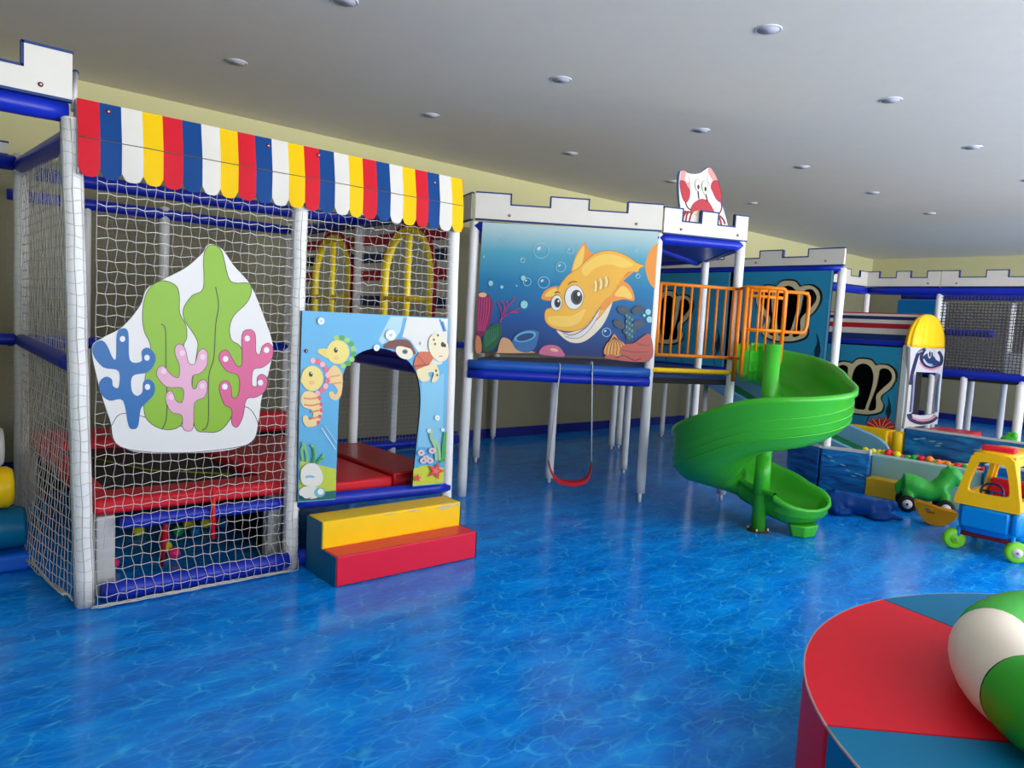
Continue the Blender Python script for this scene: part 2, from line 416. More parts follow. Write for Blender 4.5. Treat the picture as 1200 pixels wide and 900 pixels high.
# trampoline inside
tr = thing('trampoline', (1.3, 5.1, 0), 'black trampoline bed with red edge pads behind the playhouse netting', 'trampoline')
mb = MB(); z0, z1 = .44, .52
mb.box((.84, YF+.06, z0), (XC+.02, YF+.3, z1), RED); mb.box((.84, 6.0, z0), (XC+.02, 6.6, z1), RED)
mb.box((.84, YF+.301, z0), (.96, 5.999, z1), RED); mb.box((XC-.06, YF+.301, z0), (XC+.02, 5.999, z1), RED)
mb.build('edge_pad', tr, bevel=.02)
MB().box((1.0, YF+.25, .43), (XC-.04, 6.05, .455), BLACK).build('jump_bed', tr)
MB().tube([(1.1, 5.7, .46), (1.35, 5.1, .458), (1.75, 4.75, .46)], .012, mat('lime_strap', (150, 160, 40), .6), 6, flat=.3).build('strap', tr)
rail(tr, (.96, YF+.05, .392), (XC-.02, YF+.05, .392), .036, name='frame_tube')
for (x, y) in ((.90, YF+.12), (XC-.03, YF+.2), (.86, 6.4), (XC-.03, 6.4)):
    MB().box((x-.045, y-.045, .003), (x+.045, y+.045, .43), mat('grey_pad', (190, 190, 192), .5)).build('leg', tr, bevel=.008)
MB().cyl((1.25, YF+.35, .02), (1.25, YF+.25, .4), .014, RED, 8).build('red_strut', tr)
MB().cyl((1.42, YF-.0, .25), (1.42, YF-.0, .55), .012, RED, 8).build('red_strap', tr); MB().cyl((1.25, YF+.27, .31), (1.42, YF+.27, .31), .02, RED, 8).build('cross_strut', tr)
mb = MB(); mb.box((XL+.06, YB-.05, .002), (XR, YB-.02, .42), DARK); mb.box((XC+.02, YF+.12, .002), (XC+.05, YB-.06, .42), DARK)
mb.build('skirt_board', tr)
# balls under it
BC = [('pink', (240, 50, 120)), ('yellow', (225, 225, 40)), ('red', (225, 40, 50)), ('green', (30, 170, 80)), ('blue', (20, 120, 200)), ('orange', (245, 130, 40)), ('white', (235, 235, 235))]
BM = {n: mat('ball_'+n, c, .35) for n, c in BC}
_bm = {}
def ball(p, r, cn, label, group):
    k = (cn, r)
    if k not in _bm:
        o = MB().ell((0, 0, 0), r, r, r, BM[cn], 12, 8).build('play_ball', keep=True)
        _bm[k] = o; o.location = p
    else:
        o = _bm[k].copy(); C.objects.link(o); o.location = p
    return tag(o, label, 'ball', group)
fb = [(132, 660, 'pink', 'lone pink ball lying behind the netting beside the grey trampoline leg'), (204, 648, 'pink', 'pink ball lying just right of the lowest yellow ball under the trampoline'),
      (195, 641, 'yellow', 'bright yellow ball nearest the middle under the trampoline'), (163, 622, 'yellow', 'yellow ball left of the red struts under the trampoline'),
      (209, 622, 'green', 'green ball under the front tube of the trampoline'), (221, 615, 'yellow', 'yellow ball right behind the green ball under the trampoline'),
      (229, 623, 'blue', 'left one of two blue balls in the row under the trampoline'), (241, 613, 'yellow', 'yellow ball right of the left blue ball under the trampoline'),
      (252, 612, 'pink', 'pink ball between a yellow and a blue ball under the trampoline'), (262, 613, 'blue', 'rightmost blue ball of the row under the trampoline'),
      (310, 602, 'yellow', 'dim yellow ball far right beneath the trampoline by the middle post'), (329, 606, 'yellow', 'rightmost dim yellow ball touching the middle post from behind'),
      (193, 628, 'red', 'red ball between the red struts under the trampoline')]
for x, y, c, lab in fb:
    p = fl(x, y, .038); p.y = min(p.y, YB-.1); ball(p, .036, c, lab, 'balls under the trampoline')
# red mats behind the door panel
mats = thing('foam_mat', (2.4, 4.7, .38), 'glossy red folding foam mat on the floor behind the arched door', 'mat')
MB().box((XC+.07, YF+.06, .40), (2.62, YF+1.0, .475), RED).build('front_section', mats, bevel=.015)
MB().box((2.625, YF+.06, .39), (XR+.02, YF+1.2, .50), mat('deep_red_vinyl', (160, 14, 28), .3, .06, .2, 14)).build('side_section', mats, bevel=.015)
MB().box((XC+.07, YF+1.02, .40), (2.62, 5.9, .49), mat('deep_red_vinyl', (160, 14, 28), .3)).build('rear_section', mats, bevel=.015)
tag(MB().box((XC+.3, YB-.25, .42), (XR-.05, YB-.06, .60), RED).build('foam_bolster', bevel=.03), 'dark red foam block under the netting at the far end of the playhouse', 'foam block')
MB().box((XC+.06, YF+.1, .34), (XR, YB-.1, .388), DARK).build('platform', pf)

rbay = thing('rear_net_barrier', (3.9, 6.95, 0), 'low grey netting barrier on posts near the back wall, seen through the arched door', 'net barrier')
post(rbay, 4.35, 6.95, 0, 1.3, .04, wrap=True); post(rbay, 3.1, 6.95, 0, 1.3, .04); post(rbay, 5.3, 6.95, 0, 1.3, .035)
rail(rbay, (3.1, 6.95, .12), (5.3, 6.95, .12), .05); rail(rbay, (3.1, 6.95, 1.25), (5.3, 6.95, 1.25), .04)
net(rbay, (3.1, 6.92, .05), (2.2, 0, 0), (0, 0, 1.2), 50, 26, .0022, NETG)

# striped side wall with yellow arched windows
sw = thing('striped_wall_panel', (XR+.03, 5.3, 1.2), 'red white and navy striped inner wall panel with two yellow arched windows', 'wall panel')
def archloop(y0, y1, z0, zs, zt, x):
    pts = [V3(x, y0, z0), V3(x, y1, z0), V3(x, y1, zs)]; yc = (y0+y1)/2; hw = (y1-y0)/2
    for k in range(1, 12):
        a = math.pi*k/12; pts.append(V3(x, yc+hw*math.cos(a), zs+(zt-zs)*math.sin(a)))
    pts.append(V3(x, y0, zs)); return pts
wins = [(4.36, 5.06, 'near'), (5.56, 6.26, 'far')]
xw = XR+.04
holes = [archloop(a, b, 1.3, 1.85, 2.22, xw) for a, b, _ in wins]
SN = mat('stripe_navy', (22, 40, 92), .5); SR = mat('stripe_red', (178, 20, 40), .5)
zz = 1.2; cols = [SN, WHITE, SR, WHITE]; k = 0
mb = MB()
outer = [V3(xw, YF+.1, 1.2), V3(xw, YB, 1.2), V3(xw, YB, 2.32), V3(xw, YF+.1, 2.32)]
mb.board([outer]+holes, (-.012, 0, 0), WHITE, NAVY)
def clipband(y0, y1, z0, z1, m):
    n = 60; x = xw-.0135
    for i in range(n):
        ya, yb = y0+(y1-y0)*i/n, y0+(y1-y0)*(i+1)/n; ym = (ya+yb)/2; lo = z0; hi = z1; segs = [(z0, z1)]
        for a, b, _ in wins:
            if a <= ym <= b:
                top = 1.85+.37*math.sqrt(max(0, 1-((ym-(a+b)/2)/((b-a)/2))**2)); segs = [(max(z0, top), z1)] if z1 > top else []
        for l, h in segs: mb.poly([(x, ya, l), (x, yb, l), (x, yb, h), (x, ya, h)], m, (-1, 0, 0))
for j, (z, m) in enumerate(((1.22, SN), (1.42, SR), (1.62, SN), (1.82, SR), (1.96, SN), (2.1, SR), (2.25, SN))):
    clipband(YF+.1, YB, z, z+.08 if j else z+.1, m)
mb.build('striped_board', sw)
WY = mat('yellow_plastic_frame', (236, 205, 25), .35)
for a, b, nm in wins:
    yc = (a+b)/2
    mb = MB(); lp = archloop(a+.03, b-.03, 1.3, 1.85, 2.19, xw-.02)
    mb.tube(lp, .032, WY, 8, closed=True)
    mb.cyl((xw-.02, yc, 1.3), (xw-.02, yc, 2.19), .026, WY, 8); mb.cyl((xw-.02, a+.03, 1.68), (xw-.02, b-.03, 1.68), .022, WY, 8)
    mb.build('arched_window_frame', sw)
    mb = MB(); lp = archloop(a-.01, b+.01, 1.3, 1.85, 2.24, xw-.018); mb.tube(lp, .015, SR, 6, closed=True); mb.build('red_window_edging', sw)

# scalloped awning
aw = thing('awning', (1.9, YF-.06, 2.06), 'red, blue, white and yellow striped scalloped awning over the playhouse front', 'awning')
mb = MB(); cols = [mat('awning_red', (196, 26, 42), .6, spec=.15), mat('awning_blue', (10, 62, 122), .6, spec=.15), mat('awning_white', (208, 204, 194), .6, spec=.15), mat('awning_yellow', (224, 182, 2), .6, spec=.15)]
nS = 24; xa, xb = .735, 3.0
def awp(x, t):      # t 0 at the top, 1 at the hem
    wv = .006*math.sin(x*23)
    if t < .5: return V3(x, YF-.045-.06*t+wv*t, 2.487-.36*t)
    return V3(x, YF-.075-.01*(t-.5)+wv*t, 2.487-.36*t)
for k in range(nS):
    m = cols[k % 4]; u0 = xa+(xb-xa)*k/nS; u1 = xa+(xb-xa)*(k+1)/nS; n = 6
    row = [0, .15, .3, .45, .5, .55, .7, .85]
    def bott(f): return 1.0-.11*(abs(2*f-1)**4.0)
    vs = []; 
    for i in range(n+1):
        f = i/n; x = u0+(u1-u0)*f
        for t in row+[bott(f)]: vs.append(awp(x, t))
    q = len(row)+1; fs = [(i*q+j, i*q+j+1, (i+1)*q+j+1, (i+1)*q+j) for i in range(n) for j in range(q-1)]
    mb.add(vs, fs, m, False)
for x, sx in ((xa, 1), (xb, 1)):
    m = cols[2] if x == xa else cols[0]
    vs = [(x, YF-.045, 2.487), (x, YF+.02, 2.487), (x+.02*(x == xb), YF+.06, 2.13), (x, YF-.08, 2.14)]
    mb.add(vs, [(0, 1, 2, 3)], m)
mb.cyl((xa, YF-.03, 2.475), (xb, YF-.03, 2.475), .008, WHITE, 8)
fabric = mb.build('fabric', aw); so = fabric.modifiers.new('s', 'SOLIDIFY'); so.thickness = .004
mb = MB(); mb.tube([awp(xa+(xb-xa)*i/30, .5)+V3(0, -.004, 0) for i in range(31)], .0025, mat('seam', (90, 80, 70), .7), 4); mb.build('seam', aw)
buttons(aw, [pV(x, y, YF-.05) for x, y in ((127, 131), (314, 171), (373, 182), (509, 214))], (0, -1, 0))

# coral board on the net
nS1 = (0, -1, 0)
cb = MB(); fS = lambda x, y: pV(x, y, YF-.03)
A = Art(cb, fS, nS1, 100, 280, 3.461, .012)
out = [(515, 22), (555, 45), (600, 110), (665, 185), (715, 300), (757, 430), (745, 520), (712, 640), (698, 740), (680, 810), (620, 845), (520, 862), (380, 868), (240, 866), (160, 850), (115, 815), (100, 740), (70, 650), (45, 560), (25, 440), (70, 400), (150, 355), (220, 270), (245, 205), (300, 170), (400, 120), (470, 60), (490, 28)]
q = cr(out, True, 5)
cb.board([[fS(100+p[0]/3.461, 280+p[1]/3.461) for p in q]], (0, -.012, 0), ink((236, 234, 230)), ink((170, 190, 205)))
LIME = (140, 190, 35); LN = (60, 70, 30)
g2 = [(515, 25), (550, 50), (575, 150), (600, 178), (660, 180), (670, 215), (650, 260), (600, 310), (582, 360), (590, 410), (625, 435), (640, 500), (620, 640), (590, 720), (545, 775), (490, 782), (440, 760), (430, 600), (448, 470), (450, 410), (400, 330), (396, 280), (430, 230), (475, 200), (476, 80), (490, 35)]
g1 = [(320, 170), (365, 190), (378, 230), (380, 300), (405, 350), (408, 400), (395, 440), (400, 560), (395, 720), (370, 765), (310, 770), (255, 740), (235, 690), (240, 560), (262, 440), (235, 370), (230, 290), (245, 220), (280, 180)]
A.line([(104, 800), (110, 745), (170, 705), (400, 760), (600, 700), (655, 682), (695, 740), (690, 800), (640, 838), (400, 866), (170, 852)], 3, (60, 60, 60), True)
for g in (g2, g1): A.fill(g, LIME); A.line(g, 3, LN, True)
A.line([(525, 195), (537, 270), (525, 350), (518, 480), (497, 560), (495, 740), (470, 775)], 4, LN)
A.line([(305, 345), (322, 370), (324, 500), (328, 650), (325, 730), (310, 768)], 4, LN)
blue = [(148, 362), (172, 380), (178, 490), (225, 495), (225, 455), (250, 440), (278, 465), (280, 500), (250, 540), (190, 555), (185, 610), (205, 635), (228, 620), (232, 580), (255, 568), (278, 590), (275, 630), (240, 668), (222, 690), (212, 755), (195, 770), (172, 755), (150, 655), (95, 655), (60, 625), (55, 580), (80, 558), (105, 568), (110, 595), (132, 600), (132, 535), (70, 520), (30, 470), (30, 430), (60, 410), (85, 430), (108, 480), (122, 480), (125, 385)]
pk = [(380, 425), (402, 445), (415, 500), (440, 505), (455, 460), (475, 445), (493, 465), (488, 515), (460, 545), (432, 555), (430, 600), (445, 605), (455, 580), (480, 570), (493, 595), (480, 640), (440, 665), (435, 760), (415, 778), (392, 765), (388, 715), (345, 700), (322, 650), (330, 620), (350, 618), (365, 655), (390, 660), (392, 605), (330, 600), (290, 560), (290, 525), (315, 515), (345, 550), (375, 560), (378, 510), (362, 470), (362, 438)]
dp = [(660, 367), (685, 385), (688, 455), (703, 468), (715, 435), (740, 422), (758, 445), (750, 490), (715, 520), (678, 530), (672, 590), (692, 595), (695, 560), (715, 548), (735, 570), (725, 615), (690, 640), (650, 650), (635, 720), (612, 762), (590, 745), (590, 690), (560, 670), (540, 610), (548, 580), (572, 575), (588, 600), (592, 640), (612, 640), (622, 600), (615, 552), (570, 535), (540, 490), (545, 460), (570, 450), (590, 480), (610, 512), (632, 505), (632, 390)]
for sh, c, o in ((blue, (0, 105, 175), None), (pk, (236, 178, 205), (130, 50, 80)), (dp, (222, 95, 145), (120, 40, 70))):
    A.fill(sh, c, 4)
    if o: A.line(sh, 2.5, o, True, 4)
for x, y in ((148, 405), (247, 481), (249, 599), (653, 403), (731, 450), (565, 486), (562, 598), (706, 582)): A.ell((x, y), 11, 12, (240, 240, 245))
for x, y in ((390, 462), (472, 478), (314, 535), (470, 596), (345, 640)): A.ell((x, y), 11, 12, (248, 215, 228))
tag(cb.build('seaweed_board'), 'white cutout board of green seaweed with blue and pink coral fixed to the netting', 'board')

# arched door panel with sea creatures
db = MB(); fS = lambda x, y: pV(x, y, YF-.055)
K = 3.915
def D(p): return fS(340+p[0]/K, 360+p[1]/K)
outl = [(50, 15), (723, 50), (712, 430), (700, 808), (555, 822)]+[tuple(p) for p in cr([(555, 822), (572, 650), (588, 500), (592, 400), (578, 315), (540, 250), (475, 205), (400, 187), (325, 203), (270, 245), (237, 310), (220, 420), (212, 600), (203, 880)], False, 3)][1:]+[(30, 893), (36, 500)]
db.board([[D(p) for p in outl]], (0, -.015, 0), ink((92, 178, 222)), ink((60, 60, 60)))
A = Art(db, fS, nS1, 340, 360, K, .015)
A.fill([(455, 42), (540, 45), (500, 110), (470, 150), (415, 170), (400, 150), (430, 90)], (176, 214, 232), 0)
A.fill([(530, 44), (718, 54), (712, 190), (690, 260), (640, 270), (590, 215), (545, 150), (500, 130)], (226, 226, 220), 0)
A.line([(522, 48), (505, 120), (490, 150)], 16, (80, 165, 215)); A.line([(680, 55), (700, 110)], 9, (80, 165, 215))
A.fill([(598, 300), (660, 330), (700, 300), (695, 560), (690, 640), (580, 640), (595, 420)], (128, 196, 226), 0)
A.fill([(42, 700), (120, 720), (205, 740), (203, 850), (34, 850)], (196, 214, 70), 0); A.fill([(34, 858), (203, 838), (203, 876), (32, 888)], (40, 110, 110), 0)
A.fill([(560, 740), (610, 722), (700, 735), (698, 803), (557, 817)], (206, 214, 60), 0)
# seahorses
for t in range(9):
    a = -1.75+t*.38; A.ell((218+68*math.cos(a), 205+66*math.sin(a)), 13, 12, (70, 165, 70) if t % 2 else (160, 210, 110))
A.fill([(195, 265), (225, 290), (235, 330), (228, 400), (205, 425), (178, 415), (172, 390), (190, 385), (200, 400), (212, 380), (190, 350), (165, 345), (165, 300)], (240, 205, 140)); A.line([(170, 320), (225, 310)], 6, (225, 160, 80)); A.line([(180, 350), (228, 345)], 6, (225, 160, 80))
A.fill([(172, 195), (130, 190), (120, 203), (132, 215), (175, 235)], (238, 214, 110)); A.ell((213, 205), 52, 55, (240, 222, 120)); A.ell((203, 196), 9, 12, (20, 20, 20)); A.ell((206, 191), 3, 4, (250, 250, 250)); A.ell((205, 232), 12, 9, (245, 190, 130))
for t in range(9):
    a = -1.6+t*.36; A.ell((100+66*math.cos(a), 320+76*math.sin(a)), 12, 13, (232, 110, 125) if t % 2 else (250, 180, 185))
A.fill([(62, 385), (105, 392), (130, 430), (138, 490), (118, 535), (80, 548), (55, 530), (52, 500), (70, 495), (80, 515), (98, 500), (92, 470), (55, 455), (42, 420)], (246, 214, 150)); 
for y in (415, 445, 475, 505): A.line([(55 if y < 460 else 88, y), (90, y+4), (126, y-4)], 7, (228, 130, 80))
for y in range(5): A.ell((128+8*math.sin(y), 415+y*28), 8, 10, (228, 90, 110))
A.ell((94, 325), 50, 58, (244, 222, 128)); A.ell((87, 306), 9, 12, (20, 20, 20)); A.ell((90, 301), 3, 4, (250, 250, 250)); A.ell((92, 345), 13, 10, (245, 185, 135)); A.fill([(50, 320), (40, 330), (44, 345), (60, 350)], (244, 222, 128))
A.line([(135, 550), (200, 650)], 4, (220, 235, 240)); A.line([(150, 540), (205, 620)], 3, (200, 225, 240))
# turtles
A.fill([(425, 185), (440, 160), (480, 148), (530, 150), (555, 180), (565, 215), (500, 195)], (120, 60, 45)); A.ell((515, 205), 42, 30, (236, 228, 205), .5); A.ell((518, 203), 13, 11, (90, 120, 100)); A.ell((518, 203), 5, 5, (20, 20, 20))
A.fill([(430, 188), (445, 160), (490, 150), (540, 165), (553, 190), (500, 178), (470, 182)], (110, 50, 38))
A.fill([(560, 250), (575, 215), (600, 203), (650, 213), (630, 260), (580, 285), (562, 275)], (206, 100, 60)); A.line([(575, 220), (610, 260)], 4, (150, 60, 40)); A.line([(560, 270), (630, 262)], 6, (150, 50, 40))
A.fill([(575, 285), (635, 262), (660, 262), (675, 300), (665, 335), (640, 340), (650, 300), (625, 300), (630, 330), (600, 340), (580, 325), (572, 300)], (236, 222, 170))
A.ell((672, 185), 44, 66, (238, 226, 190), -.35); A.ell((690, 170), 8, 12, (20, 20, 20)); A.ell((700, 175), 6, 9, (20, 20, 20))
for x, y in ((650, 148), (668, 128), (655, 168), (660, 290), (665, 310)): A.ell((x, y), 5, 6, (130, 90, 40))
A.line([(690, 65), (705, 110)], 6, (70, 150, 205)); A.line([(672, 225), (690, 222)], 3, (150, 70, 50))
# bubbles, plants, shells, starfish
for x, y, r in ((133, 63, 16), (452, 127, 24), (387, 185, 14), (665, 505, 12), (628, 565, 9), (690, 560, 8), (595, 165, 7)): A.ell((x, y), r, r*1.05, (232, 240, 242)); A.ell((x, y), r*.3, r*.3, (170, 205, 220))
for pts in ([(50, 700), (45, 650), (60, 620)], [(95, 715), (105, 660), (88, 625)], [(112, 715), (135, 690), (148, 670)], [(70, 705), (65, 660), (48, 615)]): A.line(pts, 14, (120, 190, 130))
A.line([(95, 715), (100, 680), (95, 640)], 9, (40, 150, 70)); A.line([(110, 720), (125, 695), (140, 690)], 9, (60, 165, 60))
for pts in ([(660, 700), (655, 640), (635, 590), (645, 560)], [(675, 700), (670, 640), (650, 600)]): A.line(pts, 13, (160, 205, 160))
for pts in ([(690, 700), (692, 640), (698, 590)], [(680, 710), (700, 660)], [(695, 690), (700, 570)]): A.line(pts, 13, (70, 170, 80))
A.fill([(42, 740), (70, 715), (110, 715), (135, 750), (140, 790), (115, 815), (60, 812), (40, 790)], (236, 234, 225)); A.ell((80, 775), 22, 8, (120, 200, 215)); A.ell((82, 783), 20, 6, (236, 234, 225))
A.ell((82, 845), 52, 30, (234, 232, 222)); A.ell((125, 845), 26, 22, (120, 190, 205)); A.ell((130, 842), 14, 14, (240, 245, 245)); A.line([(40, 860), (60, 875), (85, 870)], 4, (50, 80, 130))
for cx, cy in ((590, 665), (612, 690), (640, 655), (600, 700), (630, 700)): A.ell((cx, cy), 16, 14, (220, 205, 215)); A.ell((cx, cy), 5, 5, (200, 90, 120))
def star(cx, cy, r, rgb, rot=.3): A.fill([(cx+(r if k % 2 == 0 else r*.42)*math.sin(rot+math.pi*k/5), cy-(r if k % 2 == 0 else r*.42)*math.cos(rot+math.pi*k/5)) for k in range(10)], rgb, 0)
star(657, 747, 42, (228, 70, 80)); star(572, 780, 20, (228, 70, 80), .1); star(657, 747, 20, (244, 120, 110))
dp_ = db.build('arched_door_panel'); tag(dp_, 'light blue arched doorway board printed with seahorses and turtles above the steps', 'door panel')
buttons(dp_, [D((67, 200))+V3(0, -.016, 0), D((708, 197))+V3(0, -.016, 0), D((57, 758))+V3(0, -.016, 0), D((697, 697))+V3(0, -.016, 0)], nS1)

# two-step foam stair
st = thing('foam_steps', (2.4, 3.85, 0), 'two-step soft foam stair, yellow upper step and red lower step', 'steps')
xs0, xs1 = 1.955, 2.955
YELT = mat('worn_yellow_vinyl', (250, 205, 10), .4, .05, .1, 18)
mb = MB(); mb.box((xs0, 3.65, .002), (xs1, 3.832, .178), mat('coral_step_vinyl', (225, 32, 62), .35, .04, .1, 18)); mb.build('red_step', st, bevel=.008)
mb = MB(); mb.box((xs0, 3.836, .002), (xs1, 4.03, .335), YELT)
mb.build('yellow_step', st, bevel=.008)
TL = mat('teal_side_vinyl', (0, 96, 132), .4)
for x in (xs0-.004, xs1+.004):
    pr = [V3(x, 3.652, .004), V3(x, 4.028, .004), V3(x, 4.028, .333), V3(x, 3.838, .333), V3(x, 3.838, .176), V3(x, 3.652, .176)]
    MB().board([pr], (-.003 if x < 2 else .003, 0, 0), TL).build('side_panel', st)
chip = mat('worn_cloth', (205, 190, 150), .8)
def chipf(c, w, h):
    n = 12; pts = [(c[0]+w*math.cos(2*math.pi*i/n)*random.uniform(.6, 1.1), c[1]+h*math.sin(2*math.pi*i/n)*random.uniform(.5, 1.1)) for i in range(n)]
    pm = MB(); pm.poly([V3(xs0+p[0], 3.8345, min(.327, p[1])) for p in pts], chip, (0, -1, 0)); 
    pm.poly([V3(xs0+p[0], 3.846+abs(p[1]-c[1])*1.5, .3362) for p in pts], chip, (0, 0, 1)); pm.build('worn_patch', st)
chipf((.88, .315), .07, .022); chipf((.97, .318), .03, .016); chipf((.62, .322), .05, .01); chipf((.45, .324), .06, .006)

# ------------------------------------------------------------------ battlements
def battlement(name, a, b, z0, zlow, zhigh, spans, label, th=.03, n=None, tip=.012, group=None, btn=()):
    """castle wall fascia from a to b (xy); spans are raised merlons as fractions"""
    a, b = Vector((*a, 0)), Vector((*b, 0)); d = b-a; nn = Vector((d.y, -d.x, 0)).normalized()
    if nn.dot(-((a+b)/2)) < 0: nn = -nn
    top = []
    cur = 0.0
    pts = [(0, z0), (1, z0)]
    prof = []
    for (s, e) in spans: prof += [(s, zlow), (s, zhigh), (e, zhigh), (e, zlow)]
    if spans[0][0] <= 0: prof = prof[1:]
    else: prof = [(0, zlow)]+prof
    if spans[-1][1] >= 1: prof = prof[:-1]
    else: prof = prof+[(1, zlow)]
    loop = pts+prof[::-1]
    r = thing(name, (a+b)/2+V3(0, 0, z0), label, 'battlement', group)
    mb = MB(); mb.board([[a+d*s+V3(0, 0, z) for s, z in loop]], nn*th, WHITE, WHITE); mb.build('fascia', r)
    tr_ = MB()
    up = [a+d*s+V3(0, 0, z)+nn*th/2 for s, z in prof]
    for p, q in zip(up, up[1:]):
        c = (p+q)/2; h = (q-p)/2; t = h.normalized(); o = nn.cross(t)
        tr_.obox(c, h+t*.004, nn*(th/2+.003), o*.006, NAVY)
    lo = [a+V3(0, 0, z0)+nn*th/2, b+V3(0, 0, z0)+nn*th/2]; c = (lo[0]+lo[1])/2; h = (lo[1]-lo[0])/2
    tr_.obox(c, h, nn*(th/2+.003), V3(0, 0, .006), NAVY)
    tr_.build('navy_piping', r)
    buttons(r, [a+d*f+V3(0, 0, z0+.045)+nn*th for f in btn], nn)
    return r

# left bay: battlement, rails
battlement('battlement', (-.55, YF), (.72, YF), 2.47, 2.585, 2.69, [(0, .2), (.42, .62), (.845, 1)], 'white castle battlement board at the top left corner above the blue padded beam', btn=(.9,))
lf = thing('side_bay_frame', (0, 5, 0), 'blue padded beams and rear posts of the play bay left of the netted playhouse', 'play frame')
rail(lf, (-1.0, YF+.03, 2.425), (.71, YF+.03, 2.425), .05); rail(lf, (-1.0, 5.9, 2.41), (.72, 5.9, 2.41), .05)
post(lf, -.9, YF+.03, 0, 2.37); post(lf, -.9, 5.9, 0, 2.37)
mb = MB(); mb.cyl((.74, YF+.05, 2.45), (.80, YF+.35, 2.70), .014, STEEL, 10); mb.ell((.80, YF+.35, 2.70), .017, .017, .017, NAVY); mb.build('slanted_pole', lf)
battlement('battlement', (-1.0, 5.93), (.68, 5.93), 2.46, 2.54, 2.66, [(0, .1), (.3, .45), (.62, .72), (.84, .95)], 'shaded castle battlement at the far side of the top left bay', th=.02)
# rollers at the left edge
rl = mat('roller_teal', (0, 105, 150), .3); 
ro = thing('soft_roller', (.2, 4.9, 0), 'large teal padded roller on a blue base at the left edge', 'roller')
mb = MB(); mb.tube([(-.9, 4.95, .225), (.62, 4.95, .225), (.645, 4.95, .225)], [.118, .118, .105], rl, 32); mb.build('roller', ro)
MB().box((-.9, 4.80, .003), (.66, 5.10, .105), mat('base_blue', (0, 90, 200), .4)).build('base', ro, bevel=.02)
MB().cyl((-.95, 4.95, .225), (.65, 4.95, .225), .02, STEEL).build('axle', ro)
tag(MB().tube([(-.9, 4.95, .462), (.56, 4.95, .462), (.585, 4.95, .462)], [.117, .117, .10], YEL, 32).build('soft_roller'), 'yellow padded roller stacked above the teal roller at the left edge', 'roller')
tag(MB().tube([(-.9, 4.95, .696), (.52, 4.95, .696), (.54, 4.95, .696)], [.115, .115, .10], WHITE, 32).build('soft_roller'), 'cream padded roller, topmost of the three at the left edge', 'roller')
tag(MB().box((-.9, 5.18, .003), (.5, 5.3, 1.15), mat('navy_panel', (30, 36, 80), .5)).build('backing_panel', bevel=.02), 'dark blue padded panel standing behind the three rollers', 'panel')

# ------------------------------------------------------------------ shark deck
Ax, Bx, Cx = V3(3.90, 5.06, 0), V3(5.18, 4.10, 0), V3(5.31, 3.0, 0)-RT*.02+FH*1.0
Dx, Ex, Gx = V3(6.85, 4.75, 0), V3(7.2, 6.1, 0), V3(4.95, 6.2, 0)
ZD = 1.16
sd = thing('play_deck', (5.3, 5, 0), 'raised play deck on white posts behind the shark mural and orange railing', 'play deck')
dAB = (Bx-Ax).normalized(); nAB = Vector((dAB.y, -dAB.x, 0)); nAB = nAB if nAB.dot(-Ax) > 0 else -nAB
dBC = (Cx-Bx).normalized(); nBC = Vector((dBC.y, -dBC.x, 0)); nBC = nBC if nBC.dot(-Bx) > 0 else -nBC
post(sd, Ax.x, Ax.y, 0, 2.38, .042); post(sd, Bx.x, Bx.y, 0, 2.38, .042, foot=.09); post(sd, Cx.x, Cx.y, 0, 2.38, .042, foot=.06)
for p, zt in ((Dx, 2.38), (Ex, 2.38), (Gx, 2.38)): post(sd, p.x, p.y, 0, zt, .04, foot=.06)
for (x, y) in ((643, 566), (730, 555), (716, 527)):
    p = fl(x, y); post(sd, p.x, p.y, 0, ZD-.05, .04, foot=.05)
for (x, y) in ((708, 500), (577, 515), (775, 512), (804, 497)):
    p = fl(x, y); p.y = min(p.y, Y1-.1); post(sd, p.x, p.y, 0, ZD, .035, foot=.04)
MB().board([[p+V3(0, 0, 1.08) for p in (Ax, Bx, Cx, Dx, Ex, Gx)]], (0, 0, .05), DARK, DARK).build('floor_board', sd)
MB().board([[p+V3(0, 0, 1.131) for p in (Ax, Bx, Cx, Dx, Ex, Gx)]], (0, 0, .03), mat('deck_mat', (40, 60, 120), .5), NAVY).build('deck_mat', sd)
rail(sd, Ax+V3(0, 0, 1.17)+nAB*.03, Bx+V3(0, 0, 1.17)+nAB*.03, .045, mat('blue_vinyl_light', (30, 90, 180), .35)); rail(sd, Ax+V3(0, 0, 1.09)+nAB*.035, Bx+V3(0, 0, 1.09)+nAB*.035, .045)
rail(sd, Bx+V3(0, 0, 1.20)+nBC*.02, Cx+V3(0, 0, 1.20)+nBC*.02, .022, YEL, 'yellow_edge')
PTS = [Ax, Bx, Cx, Dx, Ex, Gx]
for i in range(6): rail(sd, PTS[i]+V3(0, 0, 2.35), PTS[(i+1) % 6]+V3(0, 0, 2.35), .045)
MB().board([[p+V3(0, 0, 2.31) for p in (Bx+V3(.05, .06, 0), Cx+V3(-.05, .04, 0), Dx+V3(-.1, 0, 0), V3(6.6, 5.2, 0), V3(5.6, 5.0, 0))]], (0, 0, .015), BLUE, BLUE).build('blue_canopy', sd)
rail(sd, V3(4.95, 4.6, 2.33), V3(6.9, 5.6, 2.33), .05); rail(sd, V3(5.3, 4.3, 2.33), V3(6.9, 4.9, 2.33), .05)
